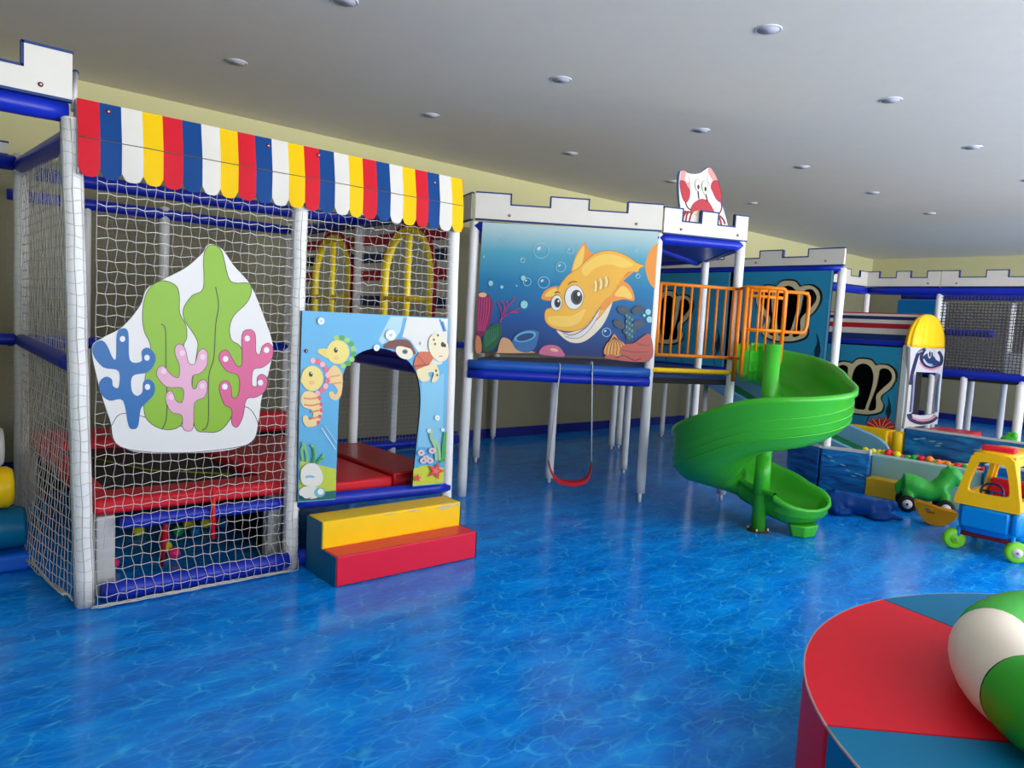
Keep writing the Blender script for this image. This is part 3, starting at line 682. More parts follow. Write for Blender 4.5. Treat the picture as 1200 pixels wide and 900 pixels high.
# mural
P0_ = Ax+nAB*.05; fM = onplane(P0_, nAB)
mm = MB(); q = [fM(550+p[0]/5, 250+p[1]/5) for p in ((78, 52), (1105, 108), (1052, 868), (32, 818))]
mm.board([q], nAB*.008, MURAL, BLACK)
A = Art(mm, fM, nAB, 550, 250, 5.0, .008)
A.fill([(30, 806), (300, 812), (700, 838), (1052, 850), (1052, 866), (34, 818)], (60, 50, 40), 0)
A.fill([(1103, 178), (1070, 200), (1042, 250), (1030, 310), (1040, 370), (1060, 415), (1082, 440), (1086, 430), (1100, 200)], (244, 150, 40), 2)
OY = (246, 184, 52); OO = (242, 150, 50); OL = (252, 208, 90)
body = [(440, 595), (452, 562), (482, 548), (500, 500), (520, 440), (560, 380), (600, 345), (640, 320), (690, 270), (740, 235), (800, 220), (860, 225), (930, 255), (980, 290), (1025, 308), (1000, 322), (985, 345), (935, 345), (895, 385), (860, 440), (835, 510), (800, 560), (750, 620), (690, 665), (620, 688), (560, 690), (490, 672), (450, 640)]
A.fill([(600, 355), (606, 300), (630, 235), (675, 168), (690, 205), (725, 245), (700, 300), (650, 345)], OO); A.fill([(605, 345), (620, 270), (668, 190), (672, 240), (650, 320)], OL)
A.fill([(422, 490), (445, 452), (490, 430), (530, 432), (525, 470), (480, 510), (432, 506)], OO); A.fill([(440, 485), (480, 445), (515, 445), (490, 485)], OL)
A.fill([(510, 685), (560, 700), (620, 690), (690, 650), (740, 590), (765, 548), (835, 510), (818, 580), (780, 655), (720, 718), (660, 755), (600, 757), (550, 730)], (238, 226, 200))
A.fill(body, OY)
A.line(body, 3, (170, 90, 30), True)
A.fill([(660, 320), (740, 255), (820, 240), (900, 262), (960, 300), (900, 320), (820, 300), (740, 320), (680, 370)], OL)
A.fill([(850, 470), (880, 400), (930, 350), (960, 345), (900, 400), (850, 500), (800, 560), (760, 560), (800, 500)], OO)
A.fill([(460, 610), (520, 600), (600, 600), (680, 560), (640, 640), (560, 665), (480, 650)], OL)
A.fill([(815, 505), (850, 450), (895, 400), (935, 420), (958, 460), (963, 512), (905, 504), (850, 516), (815, 528)], OO); A.fill([(850, 480), (895, 425), (940, 460), (950, 500), (900, 490)], OL)
A.fill([(548, 703), (600, 712), (655, 690), (705, 645), (750, 575), (765, 552), (745, 620), (700, 685), (645, 728), (590, 730)], (226, 226, 232), 3)
A.line([(548, 703), (600, 712), (655, 690), (705, 645), (750, 575), (768, 548)], 4, (90, 60, 50)); A.line([(560, 720), (600, 732), (650, 726), (705, 680), (750, 610)], 3, (120, 90, 80))
for k in range(9):
    t = k/8; x = 570+t*165; y = 716-14*t-130*t*t; A.line([(x, y), (x+6, y+14), (x+14, y-6)], 2, (130, 130, 150), False, 0)
for cx, cy, rx, ry in ((613, 492, 54, 70), (510, 525, 31, 44)): A.ell((cx, cy), rx+3, ry+3, (120, 70, 30), .1); A.ell((cx, cy), rx, ry, (238, 238, 236), .1)
A.ell((627, 492), 34, 44, (60, 66, 74)); A.ell((629, 492), 22, 32, (12, 12, 14)); A.ell((640, 473), 9, 12, (250, 250, 250)); A.ell((515, 525), 19, 28, (60, 66, 74)); A.ell((516, 525), 12, 20, (12, 12, 14)); A.ell((521, 514), 5, 7, (250, 250, 250))
A.line([(578, 418), (600, 402), (630, 402)], 5, (90, 50, 20)); A.line([(497, 468), (512, 460), (530, 465)], 5, (90, 50, 20))
for k in range(3): A.line([(735+30*k, 395-12*k), (740+32*k, 425-12*k), (736+30*k, 458-14*k)], 14, (250, 232, 160)); A.line([(747+30*k, 395-12*k), (753+32*k, 425-12*k), (748+30*k, 462-14*k)], 3, (190, 110, 40))
BB_ = (150, 205, 220)
for x, y, r in ((420, 220, 44), (535, 315, 28), (435, 405, 33), (338, 402, 23), (590, 218, 20), (802, 697, 25), (310, 275, 14), (985, 368, 13), (200, 155, 9), (978, 222, 9)): A.ring((x, y), r, 4, BB_); A.ell((x-r*.3, y-r*.3), r*.3, r*.2, (200, 228, 236), -.7)
for x, y, r in ((320, 535, 21), (125, 410, 14), (190, 432, 9), (315, 380, 14), (1045, 578, 16), (1052, 622, 17), (1022, 598, 8), (85, 255, 6), (276, 425, 5)): A.ell((x, y), r, r*1.1, (150, 215, 215))
A.fill([(52, 480), (80, 465), (115, 480), (138, 530), (128, 610), (100, 690), (60, 730), (42, 700)], (130, 30, 84))
for k in range(5): A.line([(60+14*k, 490), (54+15*k, 580), (50+9*k, 690)], 5, (206, 60, 130))
A.ell((78, 478), 24, 14, (240, 190, 140)); A.fill([(40, 720), (66, 735), (70, 810), (38, 812)], (214, 130, 90))
for pts in ([(178, 640), (190, 590), (165, 520)], [(180, 640), (200, 580), (250, 515), (270, 490)], [(185, 620), (240, 580), (295, 555)], [(200, 600), (205, 540), (180, 515)], [(240, 580), (285, 580)], [(230, 545), (215, 515)]): A.line(pts, 7, (165, 40, 120))
A.fill([(165, 806), (188, 732), (232, 738), (265, 775), (330, 800), (380, 816), (170, 818)], (222, 170, 120)); A.fill([(88, 700), (120, 665), (160, 645), (190, 665), (186, 710), (155, 780), (110, 808), (76, 790)], (22, 92, 62))
for k in range(7): A.line([(100+11*k, 690-4*k), (92+12*k, 740-4*k), (96+8*k, 785-7*k)], 3, (60, 150, 100))
A.fill([(252, 740), (290, 700), (350, 682), (402, 692), (405, 715), (382, 790), (335, 815), (280, 800), (256, 770)], (40, 110, 170)); A.ell((326, 722), 66, 30, (90, 170, 215), -.25); A.ell((326, 724), 52, 20, (20, 60, 120), -.25)
A.fill([(408, 822), (425, 785), (470, 770), (520, 780), (550, 815), (552, 838), (470, 834)], (206, 104, 140)); A.ell((495, 800), 24, 9, (244, 190, 150), .2)
for x, y, r in ((900, 570, .4), (985, 565, -.3), (875, 650, .5), (985, 652, -.2), (935, 690, 0)): A.ell((x, y), 38, 24, (18, 70, 92), r); A.ell((x, y-5), 20, 8, (90, 60, 70), r)
A.line([(935, 740), (930, 640), (940, 590)], 34, (16, 80, 104))
for k in range(12): A.ell((918+(k % 3)*16, 600+k*11), 4, 8, (80, 180, 190))
A.fill([(790, 826), (795, 775), (820, 745), (845, 708), (870, 738), (905, 765), (912, 800), (880, 845)], (226, 160, 70))
for k in range(6): A.line([(845, 722), (808+18*k, 775), (800+19*k, 830)], 4, (120, 50, 20))
A.fill([(880, 795), (910, 768), (960, 760), (1000, 730), (1056, 712), (1052, 862), (800, 850), (820, 826), (880, 835)], (190, 80, 68)); A.line([(890, 800), (960, 812), (1050, 810)], 4, (120, 40, 40)); A.line([(980, 762), (1030, 775), (1052, 770)], 4, (120, 40, 40)); A.line([(850, 850), (900, 832), (960, 860), (1000, 850)], 5, (60, 20, 20))
tag(mm.build('shark_mural'), 'underwater mural board of a smiling orange shark on the raised deck front', 'mural')
# battlements of the deck
zt0, ztl, zth = 2.41, 2.545, 2.635
Ln = (Bx-Ax).length
battlement('battlement', Ax[:2], (Bx+dAB*.02)[:2], zt0, ztl, zth, [(0, .185), (.395, .6), (.81, 1)], 'white castle battlement with three merlons directly above the shark mural', btn=(.18, .86))
battlement('battlement', (Bx+dAB*.03)[:2], (Cx+dBC*.04)[:2], zt0-.016, ztl-.035, zth-.018, [(0, .21), (.435, .63), (.84, 1)], 'white castle battlement below the crab cutout above the orange railing', btn=(.2, .88))
battlement('battlement', (Ax+V3(.0, .03, 0))[:2], (Ax+V3(.35, 1.1, 0))[:2], zt0, ztl, zth, [(0, .2), (.5, .8)], 'short side battlement running back from the left post of the shark mural', th=.02)
battlement('battlement', (7.3, 5.5), (6.95, 4.85), 2.38, 2.45, 2.55, [(0, .2), (.4, .6), (.8, 1)], 'small shaded battlement seen under the deck canopy behind the railing', th=.02)
# crab cutout
Pc = Bx+nBC*-.012; fC = onplane(Pc, nBC)
k75 = 7.5
cr_ = MB(); o = cr([(115, 160), (150, 148), (190, 165), (240, 175), (300, 165), (345, 135), (375, 118), (410, 135), (440, 190), (470, 250), (490, 330), (500, 430), (520, 500), (548, 595), (552, 700), (330, 690), (125, 650), (122, 480), (112, 400), (105, 260)], True, 3)
cr_.board([[fC(780+p[0]/k75, 180+p[1]/k75) for p in o]], nBC*-.015, ink((30, 84, 130)), ink((30, 84, 130)))
A = Art(cr_, fC, nBC, 780, 180, k75, .001)
A.fill([(128, 165), (150, 152), (190, 168), (240, 180), (300, 172), (345, 142), (375, 125), (405, 140), (433, 195), (462, 255), (482, 335), (492, 430), (512, 505), (538, 595), (545, 690), (330, 680), (135, 640), (130, 480), (122, 400), (118, 260)], (238, 234, 226))
RD = (196, 44, 62); DK = (70, 14, 24); PK = (240, 160, 150)
A.fill([(135, 160), (165, 150), (182, 165), (170, 215), (178, 245), (205, 250), (195, 190), (212, 230), (215, 280), (208, 320), (160, 300), (125, 250)], PK); A.fill([(125, 245), (165, 245), (190, 290), (212, 320), (210, 380), (188, 425), (160, 415), (135, 350)], RD)
A.line([(125, 245), (165, 245), (190, 290), (212, 320), (210, 380), (188, 425), (160, 415), (135, 350)], 4, DK, True); A.line([(172, 420), (190, 470), (225, 500)], 12, (120, 24, 40))
A.fill([(375, 125), (400, 132), (430, 180), (458, 245), (420, 245), (390, 200), (370, 165), (368, 220), (392, 290), (372, 260), (362, 200), (372, 150)], PK); A.fill([(415, 245), (455, 240), (480, 300), (492, 380), (480, 425), (445, 400), (410, 330), (398, 290)], RD)
A.line([(415, 245), (455, 240), (480, 300), (492, 380), (480, 425), (445, 400), (410, 330), (398, 290)], 4, DK, True); A.line([(485, 420), (492, 480), (470, 530)], 12, (120, 24, 40))
A.fill([(218, 500), (240, 445), (290, 408), (335, 402), (375, 425), (410, 480), (435, 540), (430, 590), (400, 570), (350, 520), (290, 495), (240, 520)], RD); A.line([(218, 500), (240, 445), (290, 408), (335, 402), (375, 425), (410, 480), (435, 540), (430, 590), (400, 570), (350, 520), (290, 495), (240, 520)], 4, DK, True)
A.fill([(235, 522), (285, 498), (340, 520), (385, 560), (330, 560), (270, 548)], (240, 215, 170))
for a, b, c in (((150, 590), (160, 530), (175, 500)), ((175, 600), (185, 540), (200, 520)), ((205, 600), (215, 560), (225, 530)), ((150, 560), (190, 510), (235, 530)), ((420, 650), (425, 590), (440, 550)), ((455, 650), (455, 590), (450, 550)), ((490, 650), (480, 590), (460, 550)), ((520, 620), (505, 580), (470, 545)), ((440, 645), (440, 600), (445, 560))): A.line([a, b, c], 15, (150, 26, 42))
for cx, cy, rx, ry in ((283, 280, 24, 52), (345, 298, 24, 62)): A.ell((cx, cy), rx+3, ry+3, (70, 60, 40), -.1); A.ell((cx, cy), rx, ry, (240, 240, 225), -.1); A.ell((cx+3, cy+14), 11, 22, (110, 100, 60)); A.ell((cx+3, cy+14), 6, 14, (20, 20, 20))
A.line([(285, 335), (290, 400)], 9, (50, 15, 20)); A.line([(352, 362), (368, 425)], 9, (50, 15, 20))
tag(cr_.build('crab_board'), 'white cutout board of a red crab standing up from the battlement', 'board')
# orange railing
rg = thing('guard_railing', (5.6, 3.95, 1.2), 'orange metal guard railing around the deck opening at the slide entry', 'railing')
col0 = V3(5.31, 3.0, 0)
def bar(mb, pts, r=.011): mb.tube(pts, r, ORANGE, 8)
zb, zr = 1.335, 1.96
a, b = Bx+dBC*.05+nBC*.02, Cx+nBC*.05
mb = MB(); bar(mb, [a+V3(0, 0, zr), b+V3(0, 0, zr)], .016); bar(mb, [a+V3(0, 0, zb), b+V3(0, 0, zb)], .016)
bar(mb, [b+V3(0, 0, zr), b+V3(0, 0, 1.12)], .02); bar(mb, [a+V3(0, 0, zr), a+V3(0, 0, zb)], .016); mb.build('rail_frame', rg)
for k in range(9):
    p = a.lerp(b, (k+.6)/9.3); MB().tube([p+V3(0, 0, zb), p+V3(0, 0, zr)], .0105, ORANGE, 8).build('baluster', rg)
c0 = col0-RT*.06+FH*.575; g1_ = c0+RT*.33
MB().tube([Cx+V3(0, 0, zr), c0+V3(0, 0, zr)], .014, ORANGE, 8).build('link_rail', rg); MB().tube([Cx+V3(0, 0, 1.34), c0+V3(0, 0, 1.34)], .014, ORANGE, 8).build('link_rail', rg)
mb = MB(); bar(mb, [c0+V3(0, 0, 1.2), c0+V3(0, 0, zr)], .018); bar(mb, [c0+V3(0, 0, zr)]+[g1_+RT*(.03*math.sin(t)-.03)+V3(0, 0, zr-.03+.03*math.cos(t)) for t in (0, .5, 1.0, 1.57)]+[g1_+V3(0, 0, 1.32)], .017)
bar(mb, [c0+V3(0, 0, 1.60), g1_+V3(0, 0, 1.60)], .013); mb.build('near_guard', rg)
for k in range(4):
    p = c0.lerp(g1_, (k+.5)/4.4); MB().tube([p+V3(0, 0, 1.42), p+V3(0, 0, zr)], .010, ORANGE, 8).build('baluster', rg)
c1 = col0+RT*.12+FH*1.15; g2_ = c1+RT*.58
loop = [c1+V3(0, 0, zr+.01), g2_-RT*.06+V3(0, 0, zr+.01), g2_-RT*.015+V3(0, 0, zr-.01), g2_+V3(0, 0, zr-.06), g2_+V3(0, 0, 1.68), g2_-RT*.02+V3(0, 0, 1.62), g2_-RT*.07+V3(0, 0, 1.6), c1+V3(0, 0, 1.6)]
mb = MB(); bar(mb, cr(loop, False, 3), .017); bar(mb, [c1+V3(0, 0, zr-.04), g2_-RT*.22+V3(0, 0, zr-.05)], .016); mb.build('far_guard', rg)
for k in range(5):
    p = c1.lerp(g2_, (k+.4)/5.3); MB().tube([p+V3(0, 0, 1.6), p+V3(0, 0, zr)], .011, ORANGE, 8).build('baluster', rg)

# swing
sg = thing('swing', (4.72, 4.5, .15), 'red strap seat swing hanging under the shark mural beam', 'swing')
fSw = onplane(Ax+nAB*.085, nAB)
s1a, s1b, s2a, s2b = fSw(656, 436), fSw(645, 541), fSw(694, 434), fSw(691, 541)
mb = MB(); ps = cr([fSw(643, 539), fSw(646, 550), fSw(653, 560), fSw(668, 564), (fSw(683, 562)), fSw(690, 555), fSw(693, 541)], False, 5)
w = nAB*-.075; vs = []
for p in ps: vs += [p-w*.6, p+w*.6, p-w*.6+V3(0, 0, -.035), p+w*.6+V3(0, 0, -.035)]
n = len(ps); fs = []
for i in range(n-1):
    k, l = 4*i, 4*i+4; fs += [(k, l, l+1, k+1), (k+2, k+3, l+3, l+2), (k, k+2, l+2, l), (k+1, l+1, l+3, k+3)]
fs += [(0, 1, 3, 2), (4*n-4, 4*n-2, 4*n-1, 4*n-3)]
mb.add(vs, fs, mat('swing_red', (205, 24, 40), .4), True); mb.build('seat', sg, bevel=.004)
ROPE = mat('rope', (190, 195, 205), .7)
MB().cyl(s1a, ps[0], .006, ROPE, 6).build('rope', sg); MB().cyl(s2a, ps[-1], .006, ROPE, 6).build('rope', sg)
for p in (s1a, s2a): MB().tube([p-nAB*.05+V3(0, .05*math.sin(t)*0, 0)+nAB*.058*math.cos(t)+V3(0, 0, .055*math.sin(t)+.02) for t in [2*math.pi*i/14 for i in range(14)]], .005, ROPE, 5, closed=True).build('hanger_loop', sg)

# ------------------------------------------------------------------ green spiral slide
col = V3(5.31, 3.0, 0)
sl = thing('spiral_slide', col, 'green plastic spiral slide winding around a green column from the deck', 'slide')
mb = MB(); mb.tube([col+V3(0, 0, .012), col+V3(0, 0, .45), col+V3(0, 0, 1.0), col+V3(0, 0, 1.49)], [.056, .056, .06, .065], GRN, 24); mb.build('column', sl)
mb = MB(); mb.tube([col+V3(0, 0, .001), col+V3(0, 0, .012)], .085, mat('brown_plate', (70, 45, 30), .6), 16)
for t in range(4): mb.cyl(col+V3(.075*math.cos(t*1.57+.4), .075*math.sin(t*1.57+.4), .01), col+V3(.075*math.cos(t*1.57+.4), .075*math.sin(t*1.57+.4), .03), .008, STEEL, 8)
mb.build('base_plate', sl)
path = [(.04, .86, 1.17), (.12, .85, 1.165), (.22, .81, 1.14), (.32, .69, 1.10), (.36, .50, 1.05), (.345, .26, 1.0), (.30, .02, .95), (.24, -.28, .87), (.04, -.43, .79), (-.21, -.37, .70), (-.39, -.14, .51), (-.41, .14, .37), (-.27, .36, .29), (-.06, .42, .24), (.11, .30, .185), (.22, .12, .145), (.30, -.03, .13)]
ph = cr([col+RT*r+FH*a_+V3(0, 0, z) for r, a_, z in path], False, 8)
def chan(wall_o, wall_i, w=.25):
    # side +1 is the outer wall. inner surface then the underside
    inn = [(w+.02, wall_o), (w+.0, wall_o-.03), (w-.01, .14), (w-.05, .05), (w-.12, .01), (0, 0), (-w+.12, .01), (-w+.05, .05), (-w+.01, .12), (-w, wall_i-.03), (-w-.02, wall_i)]
    outn = [(-w-.045, wall_i-.005), (-w-.045, wall_i-.035), (-w-.022, wall_i-.045), (-w-.018, .10), (-w+.03, .01), (-w+.10, -.03), (0, -.035), (w-.10, -.03), (w-.03, .01), (w+.012, .07), (w+.020, .075), (w+.018, .13), (w+.026, .135), (w+.022, wall_o-.06), (w+.045, wall_o-.045), (w+.045, wall_o-.005)]
    return inn+outn
vs = []; M = len(ph)
for i, p in enumerate(ph):
    t = ph[min(M-1, i+1)]-ph[max(0, i-1)]; t.z = 0; t.normalize(); side = V3(-t.y, t.x, 0)    # left of travel = outer for clockwise
    f = i/(M-1)
    wo = (.30+.08*math.sin(math.pi*min(1, max(0, (f-.45)/.35)))) if f < .8 else .30-.10*(f-.8)/.2
    wi = max(.30, 1.49-p.z) if f < .2 else (.38-.20*min(1, (f-.2)/.07) if f < .75 else .18+.04*(f-.75)/.25)
    w = .25 if f > .12 else .25
    bank = .03*math.sin(math.pi*min(1, max(0, (f-.1)/.75)))
    ki = 1-.42*min(1, f/.08)*(1 if f < .3 else max(0, 1-(f-.3)/.1))
    for x, y in chan(wo, wi, w): vs.append(p+side*(x if x > 0 else x*ki)+V3(0, 0, y+bank*x/w))
k = len(chan(.3, .2)); fs = [(i*k+j, i*k+(j+1) % k, (i+1)*k+(j+1) % k, (i+1)*k+j) for i in range(M-1) for j in range(k)]
# rounded closed exit lip
mb = MB(); mb.add(vs, [f[::-1] for f in fs], GRN, True)
mb.add(vs[:k], [tuple(range(k))], GRN)
t = (ph[-1]-ph[-3]); t.z = 0; t.normalize(); side = V3(-t.y, t.x, 0); e = ph[-1]
prof = chan(.20, .22); 
lvs = []
for j in range(9):          # sweep the wall section round the end in a half turn, so the trough closes like a bath
    a_ = math.pi*j/8
    for (x, y) in prof[:6]+prof[-10:]:
        xx = max(x, 0); yy = y*(1-.45*math.sin(a_)) if x > .1 else y
        lvs.append(e+side*(xx*math.cos(a_))+t*(xx*.62*math.sin(a_))+V3(0, 0, yy))
kk = 16; lfs = [(i*kk+j, i*kk+(j+1) % kk, (i+1)*kk+(j+1) % kk, (i+1)*kk+j) for i in range(8) for j in range(kk)]
mb.add(lvs, [f[::-1] for f in lfs], GRN, True)
ch = mb.build('chute', sl)
for hh in (.085, .15, .215):
    rp = []
    for i in range(0, M-6):
        p = ph[i]; tt = ph[min(M-1, i+1)]-ph[max(0, i-1)]; tt.z = 0; tt.normalize(); sd_ = V3(-tt.y, tt.x, 0)
        bank = .03*math.sin(math.pi*min(1, max(0, (i/(M-1)-.1)/.75)))
        rp.append(p+sd_*(.25+(.012 if hh < .1 else .021))+V3(0, 0, hh-.02+bank))
    MB().tube(rp, .0065, GRN, 6).build('moulded_rib', sl)
rp = []
for i in range(0, 11):
    p = ph[i]; tt = ph[i+1]-ph[max(0, i-1)]; tt.z = 0; tt.normalize(); rp.append(p-V3(-tt.y, tt.x, 0)*(.272*(1-.42*min(1, (i/(M-1))/.08))))
for hh in (.07, .15, .23): MB().tube([q_+V3(0, 0, hh) for q_ in rp], .006, GRN, 6).build('moulded_rib', sl)
mb = MB(); c = e+t*.05; hx = [c+side*(.13*math.cos(a_))+t*(.10*math.sin(a_)) for a_ in [2*math.pi*i/6 for i in range(6)]]
mb.add([V3(p.x, p.y, .002) for p in [c+(h-c)*.85 for h in hx]]+[V3(h.x, h.y, .10) for h in [c+(h-c)*1.1 for h in hx]], [(0, 1, 2, 3, 4, 5)[::-1], (6, 7, 8, 9, 10, 11)]+[(i, (i+1) % 6, 6+(i+1) % 6, 6+i) for i in range(6)], GRN); mb.build('foot_block', sl, bevel=.012)
mb = MB(); mb.cyl(col+V3(0, 0, .30), col+V3(0, 0, .62), .066, GRN, 24, r2=.057); mb.build('sleeve', sl)

# ------------------------------------------------------------------ clam tower
tw = thing('tower_frame', (7.9, 4.5, 0), 'white posts and blue beam of the clam shell tower behind the green slide', 'play frame')
XT = 7.6
post(tw, XT+.02, 3.60, 0, 2.29, .042); post(tw, XT+.02, 6.35, 0, 2.29, .04); post(tw, 8.9, 4.5, 0, 2.29, .04); post(tw, XT+.03, 4.84, 0, 2.29, .035)
rail(tw, (XT, 3.6, 2.30), (XT, 6.35, 2.30), .042); rail(tw, (XT+.05, 3.68, 2.29), (8.9, 4.5, 2.29), .04); rail(tw, (XT, 3.6, 1.12), (XT, 6.3, 1.12), .04)
MB().board([[V3(XT+.05, 3.68, 1.08), V3(8.9, 4.45, 1.08), V3(8.9, 6.3, 1.08), V3(XT+.05, 6.3, 1.08)]], (0, 0, .05), DARK).build('floor_board', tw)
mb = MB(); mb.box((8.9, 4.5, 1.13), (8.93, 6.3, 2.33), BLACK); mb.board([[V3(XT+.03, 3.69, 1.14), V3(8.9, 4.5, 1.14), V3(8.9, 4.5, 2.28), V3(XT+.03, 3.69, 2.28)]], (-.01, .02, 0), DARK); mb.board([[V3(XT+.05, 3.72, 2.31), V3(8.9, 4.5, 2.31), V3(8.9, 6.3, 2.31), V3(XT+.05, 6.3, 2.31)]], (0, 0, .02), BLACK); mb.box((XT+.03, 6.3, 1.13), (8.9, 6.32, 2.3), BLACK); mb.build('blackout_lining', tw)  # inner shade painted as black boards added behind the shell openings
CREAM = (214, 202, 160)
HALF = [(0, 1.12), (.28, 1.08), (.47, .90), (.62, .93), (.92, .93), (1.2, .74), (1.28, .4), (1.12, .02), (.84, -.27), (.80, -.45), (.92, -.68), (.84, -.95), (.42, -1.12), (0, -1.15)]
CEN = [(0, .90), (.26, .76), (.38, .35), (.33, -.2), (.22, -.72), (.16, -.92), (-.16, -.92), (-.22, -.72), (-.33, -.2), (-.38, .35), (-.26, .76)]
RH = [(.64, .70), (.88, .74), (1.03, .55), (1.02, .3), (.78, -.02), (.6, -.3), (.62, -.6), (.6, -.86), (.38, -.92), (.42, -.6), (.56, .0), (.60, .4)]
CEN = [(x*1.16, y*1.04) for x, y in CEN]; RH = [((x-.8)*1.2+.86, y*1.06+.01) for x, y in RH]
def clam_panel(name, x, ya, yb, z0, z1, cy, cz, sc, label, seed):
    rnd = random.Random(seed)
    r = thing(name, (x, (ya+yb)/2, z0), label, 'clam panel')
    full = HALF+[(-p[0], p[1]) for p in HALF[-2:0:-1]]
    def W(p, lift=0): return V3(x-lift, cy-p[0]*sc, cz+p[1]*sc)
    outl = [V3(x, ya, z0), V3(x, yb, z0), V3(x, yb, z1), V3(x, ya, z1)]
    holes = [[W(p) for p in cr(h, True, 4)] for h in (CEN, RH, [(-p[0], p[1]) for p in RH])]
    mb = MB(); mb.board([outl]+holes, (-.012, 0, 0), ink((40, 146, 186)), ink((20, 40, 60)))
    A = Art(mb, lambda u, v: V3(x, u, v), (-1, 0, 0), 0, 0, 1, .0125)
    def inside(u, v): return abs(u-cy) < 1.4*sc and abs(v-cz) < 1.25*sc
    for k in range(6):      # dark weed fronds
        u = ya+(yb-ya)*(k+.5)/6; hgt = rnd.uniform(.1, .3)*(z1-z0)
        A.line([(u, z0+.01), (u+.02, z0+hgt*.5), (u-.01, z0+hgt)], .012, (12, 66, 92))
    for u in (ya+.1, yb-.12):
        z = z0+(z1-z0)*.14; A.fill([(u, z), (u+.035, z+.1), (u+.01, z+.2), (u+.03, z+.3), (u-.01, z+.22), (u-.035, z+.1)], (14, 52, 66))
    for k in range(9):
        u = rnd.choice((rnd.uniform(ya+.04, cy-1.35*sc), rnd.uniform(cy+1.35*sc, yb-.04))) if yb-ya > 2.8*sc else ya+.05
        A.ring((u, rnd.uniform(cz, z1-.06)), .012+.012*rnd.random(), .004, (90, 170, 200))
    A.line([(yb-.012, z0), (yb-.012, z1)], .02, (120, 180, 205), False, 0); A.line([(ya+.012, z0), (ya+.012, z1)], .02, (120, 180, 205), False, 0)
    mb.build('printed_board', r)
    big = cr([(p[0]*1.06, p[1]*1.06) for p in full], True, 5)
    mb = MB(); mb.board([[W(p, .0126) for p in big]]+[[W(p, .0126) for p in cr(h, True, 4)] for h in (CEN, RH, [(-p[0], p[1]) for p in RH])], (-.002, 0, 0), ink((30, 26, 20)))
    mb.board([[W(p, .0146) for p in cr(full, True, 5)]]+[[W(p, .0146) for p in cr([(c_[0]*1.0, c_[1]) for c_ in h], True, 4)] for h in (CEN, RH, [(-p[0], p[1]) for p in RH])], (-.012, 0, 0), ink(CREAM), ink((120, 100, 60)))
    mb.build('clam_shell_frame', r)
    return r
clam_panel('clam_shell_mural', XT-.03, 3.66, 4.80, 1.16, 2.27, 4.15, 1.84, .29, 'blue printed panel with a three lobed clam shell opening, right behind the green slide', 3)
clam_panel('clam_shell_mural', XT-.03, 4.88, 6.30, 1.16, 2.27, 5.75, 1.72, .29, 'blue clam shell panel seen in shade through the orange railing', 4)
battlement('battlement', (XT-.02, 6.35), (XT-.02, 3.56), 2.325, 2.42, 2.50, [(0, .07), (.14, .24), (.31, .41), (.49, .57), (.655, .755), (.86, 1)], 'white castle battlement on top of the clam shell tower', btn=(.64, .93))

# ------------------------------------------------------------------ pads round the ball pit
def pad(name, pts, z0, z1, m, label, cap=None, cat='foam wall', bevel=.012):
    r = thing(name, (sum(p[0] for p in pts)/len(pts), sum(p[1] for p in pts)/len(pts), z0), label, cat)
    MB().board([[V3(x, y, z0) for x, y in pts]], (0, 0, z1-z0), m, m).build('foam_body', r, bevel=bevel)
    if cap: MB().board([[V3(x, y, z1) for x, y in pts]], (0, 0, .012), cap, cap).build('top_edging', r)
    return r
GW = mat('grey_white_vinyl', (178, 186, 188), .5)
def fish_marks(r, f, sc, n, rnd):
    """small pale leaf marks printed on a wave pad"""
    mb = MB(); A = Art(mb, f, n, 0, 0, 1, .002)
    for u, v in rnd: A.fill([(u-.028*sc, v+.004), (u-.005, v+.009*sc), (u+.028*sc, v-.004), (u, v-.006*sc)], (120, 185, 215))
    mb.build('wave_print_marks', r)
r = pad('wave_pad', [(7.47, 3.60), (7.66, 4.02), (7.80, 3.96), (7.63, 3.62)], .002, .415, WAVE, 'dark blue wave print pad facing left, next to the slide exit', GW)
r = pad('wave_pad', [(7.46, 3.575), (7.63, 3.60), (7.80, 3.2), (7.62, 3.14)], .002, .415, WAVE, 'blue wave print pad with pale fish marks at the ball pit corner', GW)
f0 = V3(7.46, 3.575, 0); f1 = V3(7.62, 3.14, 0); fd = (f1-f0).normalized(); fn = V3(fd.y, -fd.x, 0); fn = fn if fn.dot(-f0) > 0 else -fn
fish_marks(r, lambda u, v: f0+fd*u+V3(0, 0, v), 1, fn, [(.09, .34), (.12, .30), (.22, .27), (.27, .22), (.36, .20), (.33, .17), (.4, .19)])
MB().ell((7.63, 3.15, .43), .022, .022, .035, WHITE).build('white_corner_cap', r)
pad('entry_pad', [(7.80, 2.19), (7.80, 3.20), (7.95, 3.24), (7.95, 2.19)], .002, .375, mat('pale_aqua_vinyl', (140, 182, 178), .45), 'pale aqua pad forming the low entry side of the ball pit', mat('pale_aqua_edge', (165, 192, 190), .45))
pad('foam_step', [(7.60, 2.55), (7.60, 3.16), (7.79, 3.16), (7.79, 2.55)], .002, .175, mat('ochre_vinyl', (226, 172, 20), .4, .05, .1, 15), 'yellow foam step on the floor in front of the pale aqua pad', cat='step', bevel=.02)
r = pad('wave_pad', [(7.75, .9), (7.75, 2.165), (7.9, 2.165), (7.9, .9)], .002, .47, WAVE, 'blue wave print pad seen through the toy car windscreen', GW)
fish_marks(r, lambda u, v: V3(7.75, u, v), 1.3, (-1, 0, 0), [(2.08, .41), (1.98, .36), (2.03, .31), (1.9, .39), (1.85, .33), (1.75, .37)])
r = pad('wave_pad', [(9.0, .9), (9.0, 3.35), (9.15, 3.35), (9.15, .9)], .002, .575, WAVE, 'long blue wave print pad along the back of the ball pit', GW)
